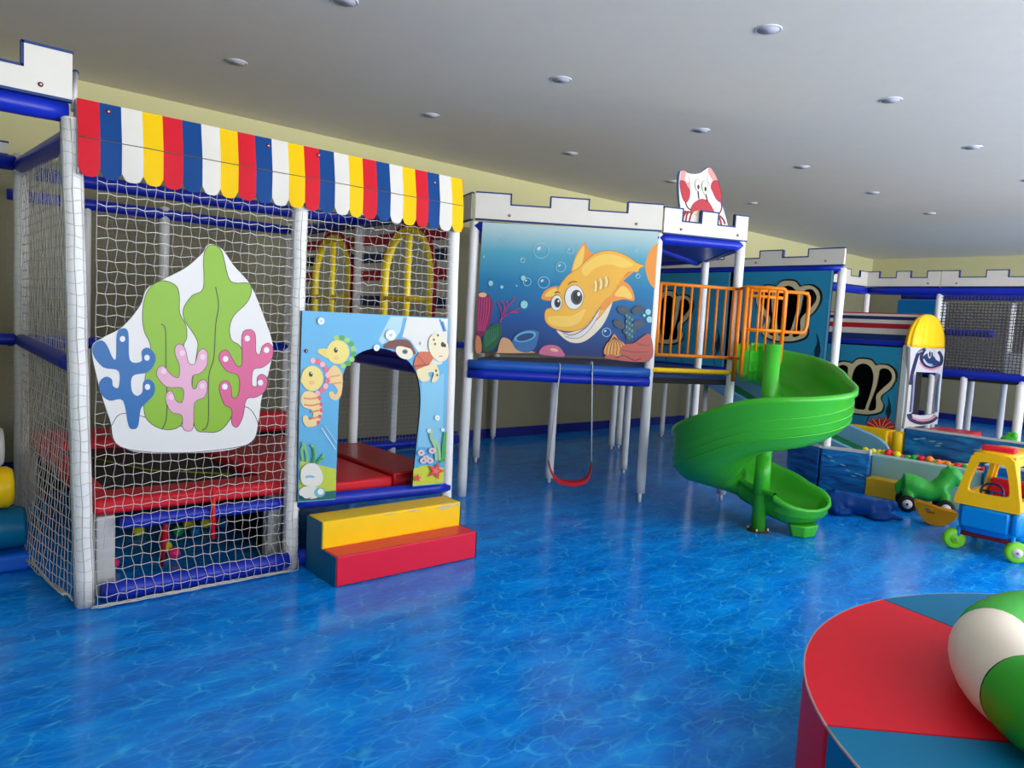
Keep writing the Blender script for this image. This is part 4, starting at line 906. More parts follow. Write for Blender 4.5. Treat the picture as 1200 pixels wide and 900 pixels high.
fish_marks(r, lambda u, v: V3(9.0, u, v), 1.3, (-1, 0, 0), [(3.22, .47), (3.15, .49), (3.05, .47), (2.97, .46), (2.99, .43), (2.6, .45), (2.5, .4)])
pad('wave_pad', [(7.91, .78), (9.14, .78), (9.14, .90), (7.91, .90)], .002, .47, WAVE, 'blue wave print pad closing the near end of the ball pit', GW)
# yellow blocks
pad('yellow_block', [(8.98, 3.53), (9.0, 4.05), (9.22, 4.05), (9.22, 3.53)], .002, .52, YEL, 'low yellow foam block under the red coral cutout', cat='foam block', bevel=.02)
tag(MB().tube([(9.05, 3.43, .002), (9.05, 3.43, .50), (9.05, 3.43, .52)], [.07, .07, .06], mat('yellow_drum', (240, 200, 20), .35), 24).build('yellow_drum'), 'upright yellow foam drum at the corner of the ball pit', 'foam drum')
# ball pit balls
rnd = random.Random(11); cn = ['red', 'orange', 'yellow', 'green', 'pink', 'white', 'orange', 'red', 'yellow']
n = 0
for i in range(13):
    for j in range(26):
        if rnd.random() < .30: continue
        u = 8.0+i*.076+rnd.uniform(-.015, .015); v = 3.34-j*.078+rnd.uniform(-.015, .015)
        if u > 8.95: continue
        z = .39-.19*(u-7.99)/.95+rnd.uniform(-.012, .02)
        c_ = cn[rnd.randrange(len(cn))]
        ball((u, v, z), .036, c_, '%s plastic ball lying in the ball pit' % c_, 'balls in the ball pit, %s' % c_); n += 1
for (x, y, c_, lab) in ((1041, 530, 'red', 'red ball, topmost of the small heap at the foot of the light blue slide'), (1049, 533, 'orange', 'orange ball beside the red one at the foot of the light blue slide'), (1045, 540, 'yellow', 'yellow ball lowest in the small heap at the foot of the light blue slide'), (1030, 535, 'white', 'lone pale ball left of the small heap on the pit edge')):
    ball(pU(x, y, 8.02), .036, c_, lab, 'balls heaped by the light blue slide')
MB_ = MB().board([[V3(7.96, .95, .002), V3(8.99, .95, .002), V3(8.99, .95, .155), V3(7.96, .95, .352)]], (0, 2.4, 0), mat('pit_foam', (150, 90, 60), .8)).build('pit_base'); tag(MB_, 'flat foam base beneath the coloured balls in the ball pit', 'foam base')

# light blue slide into the pit
LB = mat('light_blue_plastic', (110, 165, 205), .35); DG = mat('dark_green_plastic', (10, 110, 40), .35)
s2 = thing('small_slide', (8.35, 4.4, 0), 'light blue slide with a dark green bed running down into the ball pit', 'slide')
pth = cr([(8.3, 6.0, 1.12), (8.3, 5.6, 1.02), (8.3, 4.9, .74), (8.3, 4.3, .56), (8.3, 3.85, .43), (8.3, 3.5, .33), (8.3, 3.3, .31)], False, 6)
bed = MB(); vs = []
for p in pth: vs += [p+V3(-.2, 0, 0), p+V3(.2, 0, 0), p+V3(-.2, 0, -.03), p+V3(.2, 0, -.03)]
nn = len(pth); fs = []
for i in range(nn-1):
    k, l = 4*i, 4*i+4; fs += [(k, k+1, l+1, l), (k+2, l+2, l+3, k+3)]
fs += [(0, 1, 3, 2), (4*nn-4, 4*nn-2, 4*nn-1, 4*nn-3)]
bed.add(vs, fs, DG, True); bed.build('bed', s2)
for sx in (-.2, .2):
    w = MB(); vs = []; kk_ = .2 if sx < 0 else 1.15
    for i, p in enumerate(pth):
        hgt = (.15 if i < nn-8 else .15*(1-.75*((i-(nn-8))/7)**2))*kk_
        for (dx, dz) in ((-.02, -.08), (-.025, hgt), (0, hgt+.015), (.025, hgt), (.02, -.08)): vs.append(p+V3(sx*1.05+dx, 0, dz))
    w.add(vs, [(i*5+j, i*5+(j+1) % 5, (i+1)*5+(j+1) % 5, (i+1)*5+j) for i in range(nn-1) for j in range(5)]+[(0, 1, 2, 3, 4), tuple((nn-1)*5+j for j in range(5))], LB, False)
    w.build('side_wall', s2)
for y in (5.6, 4.6): MB().cyl((8.3, y, .003), (8.3, y, .62 if y < 5 else .97), .03, STEEL).build('leg', s2)

# ------------------------------------------------------------------ far play frame over the pit
ff = thing('far_play_frame', (11, 3.3, 0), 'far raised play frame with blue beams and grey netting at right', 'play frame')
for (x, y, a, b) in ((11, 4.80, 0, 2.27), (11, 3.82, 0, 2.27), (11, 2.75, 0, 2.27), (11, 1.7, 0, 2.27), (12.3, 4.2, 0, 2.2), (12.3, 3.3, 0, 2.2), (12.3, 2.6, 0, 2.2), (11, 3.42, 0, 1.17), (12.4, 3.75, 0, 1.17), (12.3, 4.75, 0, 2.2)): post(ff, x, y, a, b, .042)
pr = pU(1194, 480, 9.3); post(ff, pr.x, pr.y, 0, 1.17, .045)
for z, r_ in ((2.29, .055), (1.19, .055)): rail(ff, (11, 4.82, z), (11, 1.2, z), r_); rail(ff, (12.3, 4.82, z), (12.3, 1.2, z), .045)
rail(ff, (11, 4.82, 2.29), (9.9, 4.95, 2.29), .055); rail(ff, (11, 4.8, 1.2), (12.3, 4.8, 1.2), .04); rail(ff, (11.6, 3.9, 1.75), (11.6, 3.3, 1.75), .05)
rail(ff, (12.3, 4.8, .08), (12.3, 1.2, .08), .05)
MB().box((11.0, 1.2, 1.10), (12.3, 4.8, 1.15), DARK).build('floor_board', ff)
net(ff, (10.98, 3.80, 1.24), (0, -2.5, 0), (0, 0, 1.0), 60, 25, .0058, NETD, jit=.004)
net(ff, (12.3, 4.8, 1.24), (0, -3.5, 0), (0, 0, .95), 76, 22, .0068, NETD, jit=.004)
battlement('battlement', (11, 4.8), (11, 3.83), 2.35, 2.475, 2.565, [(0, .17), (.41, .61), (.83, 1)], 'white castle battlement on the far frame, left section above the blue mat', btn=(.85,))
battlement('battlement', (11, 3.81), (11, 2.55), 2.35, 2.475, 2.565, [(0, .17), (.42, .62), (.86, 1)], 'white castle battlement on the far frame at the right edge above grey netting', btn=(.15, .95))
battlement('battlement', (10.0, 4.93), (10.98, 4.82), 2.35, 2.475, 2.565, [(0, .12), (.3, .55), (.8, 1)], 'short angled castle battlement joining the clam tower to the far frame', th=.02)
tag(MB().box((11.9, 4.1, 1.95), (11.95, 4.72, 2.22), mat('cyan_mat', (0, 120, 190), .4)).build('blue_mat', bevel=.01), 'bright blue mat hanging under the beam of the far frame', 'mat')
tag(MB().box((12.1, 1.4, 1.16), (12.2, 3.3, 1.5), GW).build('grey_pad_wall', bevel=.02), 'grey padded low wall behind the far netting', 'pad')
# striped awning board and second clam house
XH = 9.6
XB = XH+.36
hs = thing('striped_board', (XB, 4.3, 1.58), 'striped red white and navy board above the lower clam shell house', 'board')
mb = MB(); zs = [(1.58, 1.66, NAVY), (1.66, 1.735, WHITE), (1.735, 1.80, SR), (1.80, 1.85, WHITE), (1.85, 1.895, SN), (1.895, 1.925, WHITE), (1.925, 1.94, SR)]
for z0, z1, m in zs:
    t0, t1 = (z0-1.58)/.36, (z1-1.58)/.36
    mb.add([(XB-.05+.12*t0, 3.64, z0), (XB-.05+.12*t1, 3.64, z1), (XB-.05+.12*t1, 5.2, z1), (XB-.05+.12*t0, 5.2, z0)], [(0, 1, 2, 3)], m)
mb.build('stripes', hs)
so = hs.children[0].modifiers.new('s', 'SOLIDIFY'); so.thickness = .02
MB().box((XH+.02, 3.66, 1.505), (XB+.0, 5.2, 1.578), BLUE).build('blue_beam', hs, bevel=.01)
clam_panel('clam_shell_mural', XH-.01, 3.68, 5.0, .45, 1.5, 4.13, .98, .31, 'lower blue clam shell house panel under the striped board', 9)
cf = thing('clam_house', (XH, 4.2, 0), 'grey white edge post and added black lining of the lower clam shell house', 'play frame')
MB().box((XH-.05, 3.60, .30), (XH+.05, 3.675, 1.53), GW).build('edge_post', cf, bevel=.008)
mb = MB(); mb.box((XH+.7, 3.7, .3), (XH+.73, 5.0, 1.5), BLACK); mb.box((XH+.06, 3.69, .3), (XH+.7, 3.71, 1.5), DARK); mb.box((XH+.02, 3.7, 1.5), (XH+.7, 5.0, 1.52), BLACK); mb.build('blackout_lining', cf)  # added black boards carry the shade inside the house
MB().box((XH-.14, 2.98, .002), (XH+.73, 5.0, .295), mat('platform_foam', (20, 60, 110), .5)).build('platform', cf)
# red coral cutout
rc = MB(); fR = lambda x, y: pU(x, y, 9.2)
def RC(x, y): return fR(900+x/5.625, 460+y/5.625)
o = [(635, 245), (660, 215), (650, 185), (685, 190), (680, 160), (715, 180), (735, 155), (750, 180), (785, 150), (785, 185), (815, 175), (810, 205), (840, 210), (830, 235), (835, 275)]
rc.board([[RC(x, y) for x, y in o]], (-.012, 0, 0), ink((176, 24, 34)), ink((90, 10, 20)))
A = Art(rc, fR, (-1, 0, 0), 900, 460, 5.625, .012)
for p in ((660, 195), (690, 170), (735, 170), (782, 165), (812, 190), (835, 222)): A.line([(745, 258), ((745+p[0])/2, (258+p[1])/2-8), p], 5, (226, 170, 150))
tag(rc.build('red_coral_cutout'), 'red sea anemone cutout standing on the low yellow block', 'cutout')

# hooded gate with yellow dome
gt = thing('hooded_gate', (10.2, 3.62, .3), 'white gate board with swirling navy and pink print under a ribbed yellow dome', 'gate')
YG = 3.60
fG = lambda x, y: pV(x, y, YG); K2 = 5.622
def G(x, y): return fG(1040+x/K2, 360+y/K2)
mb = MB(); ol = [(135, 262), (362, 272), (350, 400), (335, 600), (318, 770), (290, 768), (300, 700), (215, 712), (140, 700), (128, 795), (92, 795), (105, 680), (125, 500)]
ol = [(135, 262), (362, 272), (345, 430), (322, 690), (312, 770), (285, 768), (130, 790), (92, 797), (108, 680), (125, 500)]
hl = [(175, 440), (340, 432), (300, 700), (215, 712), (140, 700)]
hl = [(172, 425), (318, 432), (296, 700), (215, 712), (142, 702)]
mb.board([[G(*p) for p in ol], [G(*p) for p in hl]], (0, -.03, 0), ink((222, 222, 222)), ink((190, 190, 190)))
A = Art(mb, fG, (0, -1, 0), 1040, 360, K2, .03)
NV = (40, 44, 88); PKK = (220, 150, 165)
A.line([(235, 275), (190, 300), (170, 350), (150, 420), (140, 470), (135, 510)], 24, NV); A.line([(225, 280), (205, 330), (225, 380), (275, 400), (330, 375), (340, 330), (320, 290)], 22, NV)
A.fill([(215, 330), (240, 370), (280, 385), (330, 365), (300, 340), (290, 300), (250, 300)], (34, 60, 110)); A.line([(195, 360), (225, 395), (275, 408), (330, 392)], 12, PKK); A.line([(220, 340), (245, 370), (280, 378)], 8, (200, 215, 235))
A.line([(180, 300), (215, 285)], 10, (160, 170, 200)); A.ell((260, 305), 12, 32, (220, 220, 225)); A.ell((262, 308), 6, 20, (20, 20, 40)); A.ell((290, 300), 9, 28, (200, 205, 215))
A.line([(160, 440), (152, 560), (142, 690)], 14, (150, 155, 190)); A.line([(148, 480), (140, 600), (130, 690)], 9, NV); A.line([(325, 440), (312, 560), (304, 690)], 14, (60, 90, 125))
A.line([(125, 700), (140, 735), (200, 755), (270, 745), (305, 715)], 34, NV); A.line([(145, 725), (200, 745), (260, 738), (300, 712)], 12, PKK); A.line([(150, 715), (205, 728), (260, 722)], 7, (225, 225, 235))
mb.build('gate_board', gt)
mb = MB(); a0, a1 = G(148, 265), G(375, 272); ctr = (a0+a1)/2; hw = (a1-a0).length/2; hgt = (G(280, 45)-G(268, 268)).z
NR = 12; vs = []; NA = 48
for j in range(NR+1):
    ph_ = j/NR; rr = math.cos(ph_*math.pi/2)**.9 if j < NR else 0
    for k in range(NA):
        a_ = 2*math.pi*k/NA; rib = 1+.055*math.cos(a_*16)
        vs.append(V3(ctr.x+hw*1.0*rr*rib*math.cos(a_), ctr.y+.03+.10*rr*rib*math.sin(a_), ctr.z+hgt*math.sin(ph_*math.pi/2)))
mb.add(vs, [(j*NA+k, j*NA+(k+1) % NA, (j+1)*NA+(k+1) % NA, (j+1)*NA+k) for j in range(NR) for k in range(NA)]+[tuple(range(NA))[::-1]], mat('dome_yellow', (250, 200, 10), .35), True); mb.build('dome', gt)
# red slab and green toy
tag(MB().box((9.75, 3.0, .30), (10.5, 3.5, .50), mat('coral_red_vinyl', (215, 40, 55), .4)).build('red_slab', bevel=.015), 'red foam slab lying behind the back pad of the ball pit', 'foam slab')
gb = MB(); c = pU(1182, 516, 9.22); gb.ell(c, .05, .085, .06, GRN); gb.ell(c+V3(0, -.05, .05), .04, .035, .05, GRN); gb.ell(c+V3(0, .0, .05), .02, .03, .045, GRN)
for dy in (-.05, .05): gb.ell(c+V3(0, dy, -.05), .03, .02, .03, GRN)
tag(gb.build('green_toy', remesh=.01), 'small green toy behind the back wave pad beside a white post', 'toy')
tag(MB().box((9.16, 1.9, .002), (9.45, 3.3, .44), mat('shelf_blue', (20, 50, 100), .5)).build('ledge', bevel=.01), 'dark blue ledge just behind the long back wave pad', 'ledge')

# ------------------------------------------------------------------ ride-on horse
hr = thing('ride_on_horse', (7.4, 2.55, 0), 'green plastic ride-on horse with black wheels in front of the ball pit', 'ride-on toy')
hd = V3(.32, -.95, 0).normalized(); hs_ = V3(hd.y, -hd.x, 0); ha, hb = fl(1062, 600), fl(1107, 606); hd = (hb-ha).normalized(); hs_ = V3(hd.y, -hd.x, 0); HSC = (hb-ha).length/.39; hc = (ha+hb)/2-hs_*.125+hd*.005*HSC
HG = mat('horse_green', (50, 168, 62), .35, .1)
def hp(f, s, z): return hc+hd*(f*HSC)+hs_*s+V3(0, 0, z)
mb = MB()
mb.tube(cr([hp(-.25, 0, .25), hp(-.2, 0, .25), hp(-.1, 0, .22), hp(.0, 0, .195), hp(.1, 0, .21), hp(.17, 0, .24), hp(.2, 0, .24)], False, 3), [.05]+[.094]*3+[.105]*3+[.098]*3+[.094]*3+[.10]*3+[.09]*2+[.04]*1, HG, 16)
mb.tube(cr([hp(.13, 0, .24), hp(.18, 0, .30), hp(.22, 0, .37), hp(.24, 0, .40)], False, 3), [.09, .088, .085, .08, .076, .072, .07, .066, .06, .05], HG, 14)
mb.tube(cr([hp(.20, 0, .395), hp(.25, 0, .38), hp(.31, 0, .335), hp(.345, 0, .295)], False, 3), [.055, .066, .07, .069, .066, .06, .056, .054, .052, .045], HG, 14)
mb.ell(hp(.20, .025, .445), .012, .012, .03, HG); mb.ell(hp(.20, -.025, .445), .012, .012, .03, HG)
mb.tube([hp(.12, 0, .33), hp(.15, 0, .40), hp(.2, 0, .435)], [.02, .025, .02], HG, 8)
for f in (-.2, .19):
    for s in (-.075, .075): mb.tube([hp(f, s*.6, .2), hp(f+(.02 if f < 0 else -.0), s, .13), hp(f, s, .075)], [.055, .045, .038], HG, 10)
mb.tube([hp(-.25, 0, .27), hp(-.30, 0, .22), hp(-.29, 0, .14)], [.03, .035, .02], HG, 8)
mb.build('body', hr, remesh=.012)
mb = MB(); mb.tube(cr([hp(-.14, -.075, .295), hp(-.08, -.095, .22), hp(-.01, -.1, .175), hp(.05, -.095, .2), hp(.1, -.08, .27)], False, 4), .012, mat('horse_green_light', (70, 180, 80), .35), 8); mb.build('saddle_edge', hr)
for f in (-.2, .19):
    for s in (-.125, .125):
        w = MB(); w.tube([hp(f, s-.022, .078), hp(f, s-.016, .078), hp(f, s+.016, .078), hp(f, s+.022, .078)], [.062, .077, .077, .062], BLACK, 24); o = w.build('wheel', hr)
        e_ = 1 if s > 0 else -1; h = MB(); h.cyl(hp(f, s+e_*.018, .078), hp(f, s+e_*.027, .078), .042, WHITE, 20); h.cyl(hp(f, s+e_*.027, .078), hp(f, s+e_*.033, .078), .011, BLACK, 10); h.build('hub', o)
# yellow rocker
yk = MB(); rc_ = V3(6.95, 2.27, 0); rd = V3(.5, -.86, 0).normalized(); rn = V3(rd.y, -rd.x, 0)
def rk(u, z): return rc_+rd*(u*.8)+V3(0, 0, z*.86)
arc = [(-.19, .205), (-.185, .16), (-.16, .09), (-.11, .03), (-.04, .004), (.05, .004), (.12, .03), (.17, .08), (.2, .14), (.05, .155), (-.05, .165)]
hol = [(-.10, .15), (-.09, .115), (-.05, .10), (-.015, .12), (-.02, .15), (-.06, .158)]
arc = [(-.2, .22), (-.19, .15), (-.155, .08), (-.1, .03), (-.03, .004), (.05, .004), (.12, .035), (.17, .085), (.2, .15), (.09, .165), (-.03, .19), (-.12, .215)]
hol = [(-.115, .165), (-.1, .13), (-.06, .115), (-.025, .125), (-.02, .15), (-.06, .165)]
for e_ in (-1, 1): yk.board([[rk(*p)+rn*(.06*e_) for p in cr(arc, True, 4)], [rk(*p)+rn*(.06*e_) for p in cr(hol, True, 4)]], rn*(-.02*e_), mat('amber_plastic', (224, 150, 10), .35))
yk.obox(rk(.0, .07), rd*.09, rn*.05, V3(0, 0, .02), mat('amber_plastic', (224, 150, 10), .35)); yk.obox(rk(.05, .14), rd*.09, rn*.06, V3(0, 0, .01), mat('amber_plastic', (224, 150, 10), .35))
tag(yk.build('rocker', bevel=.006), 'amber yellow crescent rocker with a hand hole between the horse and toy car', 'rocker')
# blue whale rider
wb = MB(); WBM = mat('deep_blue_plastic', (0, 58, 132), .3, .15, spec=.12)
wc = fl(1018, 606); wd = RT*.95-FH*.1; wd.normalize(); wn = FH
def wp(f, s, z): return wc+wd*f+wn*s+V3(0, 0, z*.82)
wb.tube(cr([wp(-.36, .1, .12), wp(-.28, .1, .13), wp(-.12, .05, .11), wp(.02, .0, .10), wp(.14, 0, .12), wp(.22, .0, .17)], False, 4), [.05]*2+[.10]*6+[.085]*5+[.075]*4+[.05]*3+[.03], WBM, 14)
wb.tube([wp(.0, -.02, .06), wp(.14, -.08, .05), wp(.23, -.12, .04)], [.06, .045, .03], WBM, 10, flat=.6)
wb.tube([wp(-.3, .0, .1), wp(-.33, -.12, .06)], [.05, .03], WBM, 10, flat=.6)
wb.ell(wp(-.24, .05, .03), .14, .12, .035, WBM); wb.ell(wp(.08, -.03, .03), .15, .1, .035, WBM); wb.ell(wp(-.28, .06, .22), .04, .03, .05, WBM)
tag(wb.build('whale_rider', remesh=.014), 'dark shiny blue whale shaped floor toy between the slide exit and yellow step', 'floor toy')

# ------------------------------------------------------------------ toy car
CY = mat('car_yellow', (240, 180, 12), .3); CB = mat('car_blue', (0, 130, 205), .3); CR = mat('car_red', (205, 20, 40), .35); LG = mat('lime_plastic', (120, 205, 40), .35)
ca = thing('toy_car', (6.55, 1.70, 0), 'toddler foot-powered toy car, yellow top on blue body with red light bar', 'toy car')
v0, v1, u0, u1 = 1.485, 1.915, 6.22, 6.92; vc = (v0+v1)/2
def cp(u, v, z): return V3(u, v, z)
mb = MB()
# blue tub: front, sides, back as a shell
def ringbox(zs):
    """stacked rounded rectangles (z, inset)"""
    vs = []; n = 32
    for z, ins, fr in zs:
        a_, b_ = (u1-u0)/2-ins, (v1-v0)/2-ins; cu = (u0+u1)/2+fr
        for k in range(n):
            t = 2*math.pi*(k+.5)/n; c_, s_ = math.cos(t), math.sin(t); e_ = 5
            vs.append(V3(cu+a_*math.copysign(abs(c_)**(2/e_), c_), vc+b_*math.copysign(abs(s_)**(2/e_), s_), z))
    return vs, n
vs, n = ringbox([(.15, .06, 0), (.16, .025, 0), (.22, .005, 0), (.30, .0, 0), (.365, .006, 0), (.375, .02, 0), (.36, .04, 0), (.20, .05, 0)])
fs = [(j*n+k, j*n+(k+1) % n, (j+1)*n+(k+1) % n, (j+1)*n+k) for j in range(7) for k in range(n)]+[tuple(range(n))[::-1], tuple(7*n+k for k in range(n))]
mb.add(vs, fs, CB, True); mb.build('body_shell', ca)
mb = MB(); mb.box((u0-.012, v0+.06, .20), (u0+.02, v1-.06, .355), CB); mb.build('front_panel', ca, bevel=.012)
MB().box((u0+.0, v0-.004, .20), (u0+.07, v0+.05, .36), CB).build('corner_fender', ca, bevel=.02)
MB().box((u0+.05, v0+.05, .12), (u1-.05, v1-.05, .155), mat('dark_red_plastic', (120, 14, 30), .4)).build('undercarriage', ca, bevel=.008)
# yellow cab
def fr(u, v, z): return V3(u, v, z)
fo = [(v0+.0, .365), (v1-.0, .365), (v1-.0, .40), (v1-.045, .60), (v1-.075, .735), (v1-.11, .765), (v0+.11, .765), (v0+.075, .735), (v0+.04, .60), (v0, .40)]
fh = [(p[0], p[1]) for p in cr([(v0+.115, .468), (v1-.115, .468), (v1-.08, .51), (v1-.118, .67), (v1-.15, .70), (v0+.15, .70), (v0+.118, .67), (v0+.08, .51)], True, 3)]
def lean(z): return .10*(z-.36)
mb = MB()
def wallpiece(u, outw, holew, sgn, th):
    a_ = [V3(u+sgn*lean(z), v, z) for v, z in outw]; b_ = [V3(u+sgn*lean(z), v, z) for v, z in holew]
    mb.board([a_, b_], V3(-sgn*th, 0, 0)*1.0, CY, CY)
wallpiece(u0+.045, fo, fh, 1, .045)
mb.build('front_window_frame', ca, bevel=.014, seg=3)
mb = MB(); wallpiece(u1-.045, fo, fh, -1, .045); mb.build('rear_window_frame', ca, bevel=.014, seg=3)
for vv, sg in ((v0+.0, 1), (v1-.0, -1)):
    so_ = [(u0+.03, .375), (u1-.03, .375), (u1-.04, .5), (u1-.08, .76), (u0+.08, .76), (u0+.04, .5)]
    sh = [(u0+.1, .44), (u1-.1, .44), (u1-.1, .52), (u1-.14, .69), (u0+.15, .69), (u0+.11, .52)]
    f_ = lambda p: V3(p[0], vv+sg*(.10*(p[1]-.36)/.4*.8), p[1])
    mb = MB(); mb.board([[f_(p) for p in so_], [f_(p) for p in sh]], V3(0, sg*.035, 0), CY); mb.build('side_window_frame', ca, bevel=.012, seg=3)
mb = MB(); vs = []; n = 28
for z, i_ in ((.735, .085), (.755, .07), (.775, .075), (.785, .10)):
    for k in range(n):
        t = 2*math.pi*(k+.5)/n; c_, s_ = math.cos(t), math.sin(t)
        vs.append(V3((u0+u1)/2+((u1-u0)/2-i_)*math.copysign(abs(c_)**.45, c_), vc+((v1-v0)/2-i_)*math.copysign(abs(s_)**.45, s_), z))
mb.add(vs, [(j*n+k, j*n+(k+1) % n, (j+1)*n+(k+1) % n, (j+1)*n+k) for j in range(3) for k in range(n)]+[tuple(range(n))[::-1], tuple(3*n+k for k in range(n))], CY, True); mb.build('roof', ca)
lb = MB(); lb.box((u0+.10, vc-.12, .783), (u0+.18, vc+.10, .825), mat('lightbar_red', (225, 30, 50), .3)); lb.build('light_bar', ca, bevel=.012)
mb = MB(); mb.box((u0+.42, v0+.08, .18), (u0+.60, v1-.08, .30), CR); mb.box((u0+.55, v0+.07, .26), (u0+.62, v1-.07, .52), CR); mb.build('seat', ca, bevel=.025, seg=3)
MB().box((u0+.10, v0+.06, .36), (u0+.17, v1-.06, .43), NAVY).build('dashboard', ca, bevel=.015)
mb = MB(); mb.tube([V3(u0+.22+.02*math.sin(t), vc+.03+.075*math.cos(t), .46+.06*math.sin(t)) for t in [2*math.pi*i/20 for i in range(20)]], .009, NAVY, 8, closed=True); mb.cyl((u0+.14, vc+.03, .42), (u0+.22, vc+.03, .46), .012, NAVY, 8); mb.cyl((u0+.22, vc-.045, .46), (u0+.22, vc+.105, .46), .008, NAVY, 8); mb.build('steering_wheel', ca)
for u in (u0+.06, u1-.10):
    for v, e_ in ((v0+.01, -1), (v1-.01, 1)):
        ax_ = V3(.8, .6, 0)*-1 if u < 6.5 else V3(0, -1, 0); wc_ = V3(u, v, .078)
        w = MB(); w.tube([wc_+ax_*q_ for q_ in (-.028, -.02, .02, .028)], [.062, .077, .077, .062], LG, 26); o = w.build('wheel', ca)
        for sg_ in (-1, 1):
            h = MB(); h.cyl(wc_+ax_*(sg_*.022), wc_+ax_*(sg_*.031), .036, WHITE if e_ < 0 else LG, 20); h.cyl(wc_+ax_*(sg_*.031), wc_+ax_*(sg_*.036), .01, mat('grey_cap', (130, 130, 130), .4), 10); h.build('hub', o)
        MB().cyl((u, v-e_*.02, .078), (u, v-e_*.03, .18), .018, CB, 10).build('axle_strut', o)
mb = MB(); mb.tube([(u0+.30, v0-.03, .32), (u0+.30, v0+.0, .32)], [.06, .07], LG, 20); mb.build('side_fuel_cap', ca, bevel=.006)
mb = MB(); mb.box((u0+.16, v0-.03, .09), (u1-.2, v0+.05, .16), CB); mb.build('side_step', ca, bevel=.02)

# ------------------------------------------------------------------ round seat in the foreground
cc = V3(3.098, -.032, 0); RR = 1.36
rs = thing('round_foam_seat', cc, 'round soft play podium of alternating red and teal vinyl wedges in the foreground', 'soft seat')
a0 = math.atan2(.933+.032, 2.137-3.098); a1 = math.atan2(1.287+.032, 3.414-3.098); st_ = (a0-a1)
RINGR = mat('podium_red', (222, 24, 48), .5, .05, .1, 14, spec=.2); RINGT = mat('podium_teal', (0, 112, 160), .5, .05, .1, 14, spec=.2)
angs = [a0, a1]; k = 0
cuts = [a1, a0]
rem = 2*math.pi-(a0-a1); ns = 5
cuts += [a0+rem*i/ns for i in range(1, ns)]
cuts.append(a1+2*math.pi)
colr = [RINGR, RINGT, RINGR, RINGT, RINGR, RINGT]
for i in range(6):
    b0, b1 = cuts[i]+.003, cuts[i+1]-.003; n = 16
    arc = [cc+V3(RR*math.cos(b0+(b1-b0)*j/n), RR*math.sin(b0+(b1-b0)*j/n), .002) for j in range(n+1)]
    mb = MB(); mb.board([[cc+V3(.01*math.cos((b0+b1)/2), .01*math.sin((b0+b1)/2), .002)]+arc], (0, 0, .398), colr[i], colr[i])
    w = mb.build('wedge_cushion', rs, bevel=.012)
    MB().tube([p+V3(0, 0, .394) for p in arc], .005, mat('piping_pale', (180, 150, 150), .5), 6).build('piping', w)
# striped ring bolster
BG = mat('bolster_green', (40, 165, 30), .35, .06, .25, 9); BW = mat('bolster_cream', (226, 216, 202), .45, .05, .3, 9)
rb = thing('ring_bolster', (2.9, .2, .4), 'green and cream striped ring bolster lying on the round podium', 'bolster')
Rb, rb_ = .658, .13; bc = V3(3.022, .078, .401)
p1, p2 = fl(1121, 746, .52)-bc, fl(1147, 833, .47)-bc; a1_, a2_ = math.atan2(p1.y, p1.x), math.atan2(p2.y, p2.x)
if a2_ < a1_: a2_ += 2*math.pi
seams = [a1_, a2_]; p3 = fl(1160, 702, .55)-bc; a3_ = math.atan2(p3.y, p3.x)
while a3_ < a2_: a3_ += 2*math.pi
ns = 12
seams += [a2_+(a3_-a2_)*i/ns for i in range(1, ns+1)]+[a1_+2*math.pi]
for i in range(len(seams)-1):
    b0, b1 = seams[i], seams[i+1]; n = 10
    P = [bc+V3(Rb*math.cos(b0+(b1-b0)*j/n), Rb*math.sin(b0+(b1-b0)*j/n), rb_) for j in range(n+1)]
    rad = [rb_*(1-.05*(abs(2*j/n-1))**4) for j in range(n+1)]
    MB().tube(P, rad, BG if i % 2 else BW, 28, cap=False).build('bolster_segment', rb)

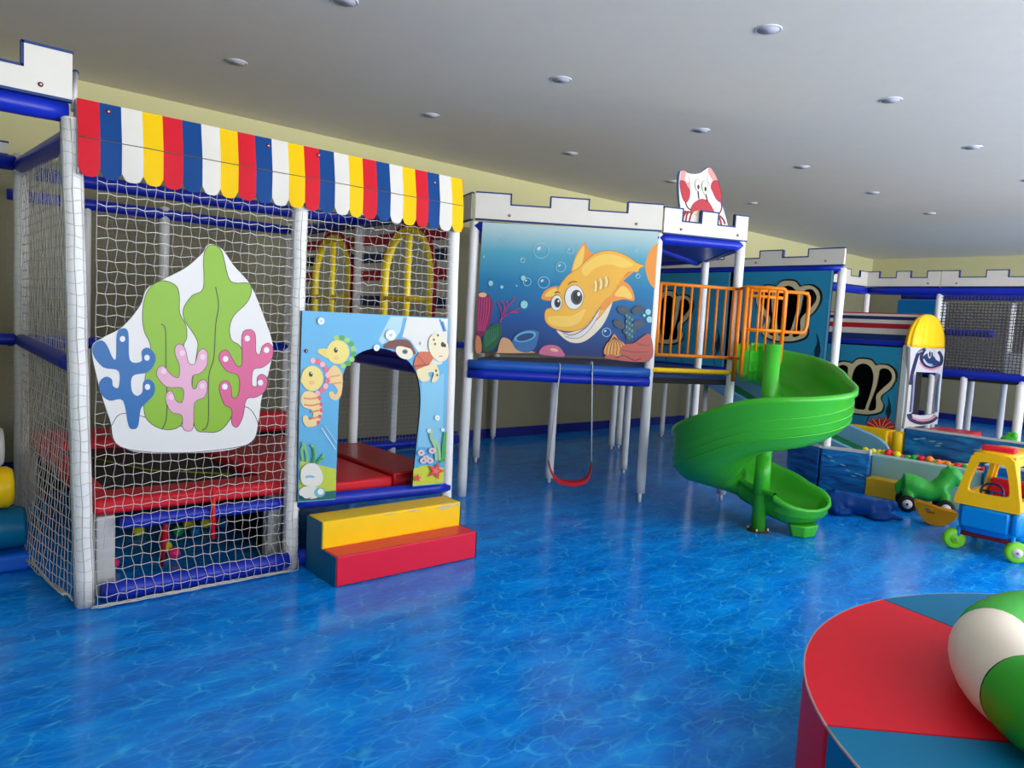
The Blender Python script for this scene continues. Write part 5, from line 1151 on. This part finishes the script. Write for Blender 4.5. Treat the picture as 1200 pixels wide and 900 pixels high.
# ------------------------------------------------------------------ light and camera
w = bpy.data.worlds.new('World'); bpy.context.scene.world = w; w.use_nodes = True
bg = w.node_tree.nodes['Background']; bg.inputs[0].default_value = (.95, .965, 1.0, 1)
# outdoors: overcast sky above, added glow below the horizon to brighten the ceiling
wt = w.node_tree; tc_ = wt.nodes.new('ShaderNodeTexCoord'); sx_ = wt.nodes.new('ShaderNodeSeparateXYZ'); mr_ = wt.nodes.new('ShaderNodeMapRange')
mr_.inputs['From Min'].default_value = -.05; mr_.inputs['From Max'].default_value = .05; mr_.inputs['To Min'].default_value = 15.0; mr_.inputs['To Max'].default_value = 7.4
wt.links.new(tc_.outputs['Generated'], sx_.inputs[0]); wt.links.new(sx_.outputs['Z'], mr_.inputs['Value']); wt.links.new(mr_.outputs[0], bg.inputs[1])
for k in range(1, nw):
    a, b = X0+k*pitch+.12, X0+(k+1)*pitch-.12
    l = bpy.data.lights.new('window_daylight', 'AREA'); l.shape = 'RECTANGLE'; l.size = b-a; l.size_y = WZ1-WZ0
    l.cycles.is_portal = True
    o = bpy.data.objects.new('window_daylight', l); C.objects.link(o); o.location = ((a+b)/2, Y0-.02, (WZ0+WZ1)/2); o.rotation_euler = (math.radians(90), 0, 0)
cam = bpy.data.cameras.new('Camera'); co = bpy.data.objects.new('Camera', cam); C.objects.link(co)
cam.sensor_width = 36; cam.lens = F/1200*36; cam.clip_start = .05
ri = RT*HX[0]+CU*(-0)    # roll
# image x axis in world: pixel step +x = HX.x along RT, HN.x along CU
xi = RT*HX[0]+CU*HN[0]; yi = -(RT*HX[1]+CU*HN[1])
M = Matrix((xi, yi, -CF)).transposed().to_4x4(); M.translation = EYE; co.matrix_world = M
bpy.context.scene.camera = co
vs_ = bpy.context.scene.view_settings; vs_.view_transform = 'Standard'; vs_.look = 'None'; vs_.gamma = 1; vs_.use_curve_mapping = False; vs_.exposure = -0.2
try:
    bpy.context.scene.cycles.use_denoising = True; bpy.context.scene.cycles.max_bounces = 8; bpy.context.scene.cycles.diffuse_bounces = 5
except Exception: pass
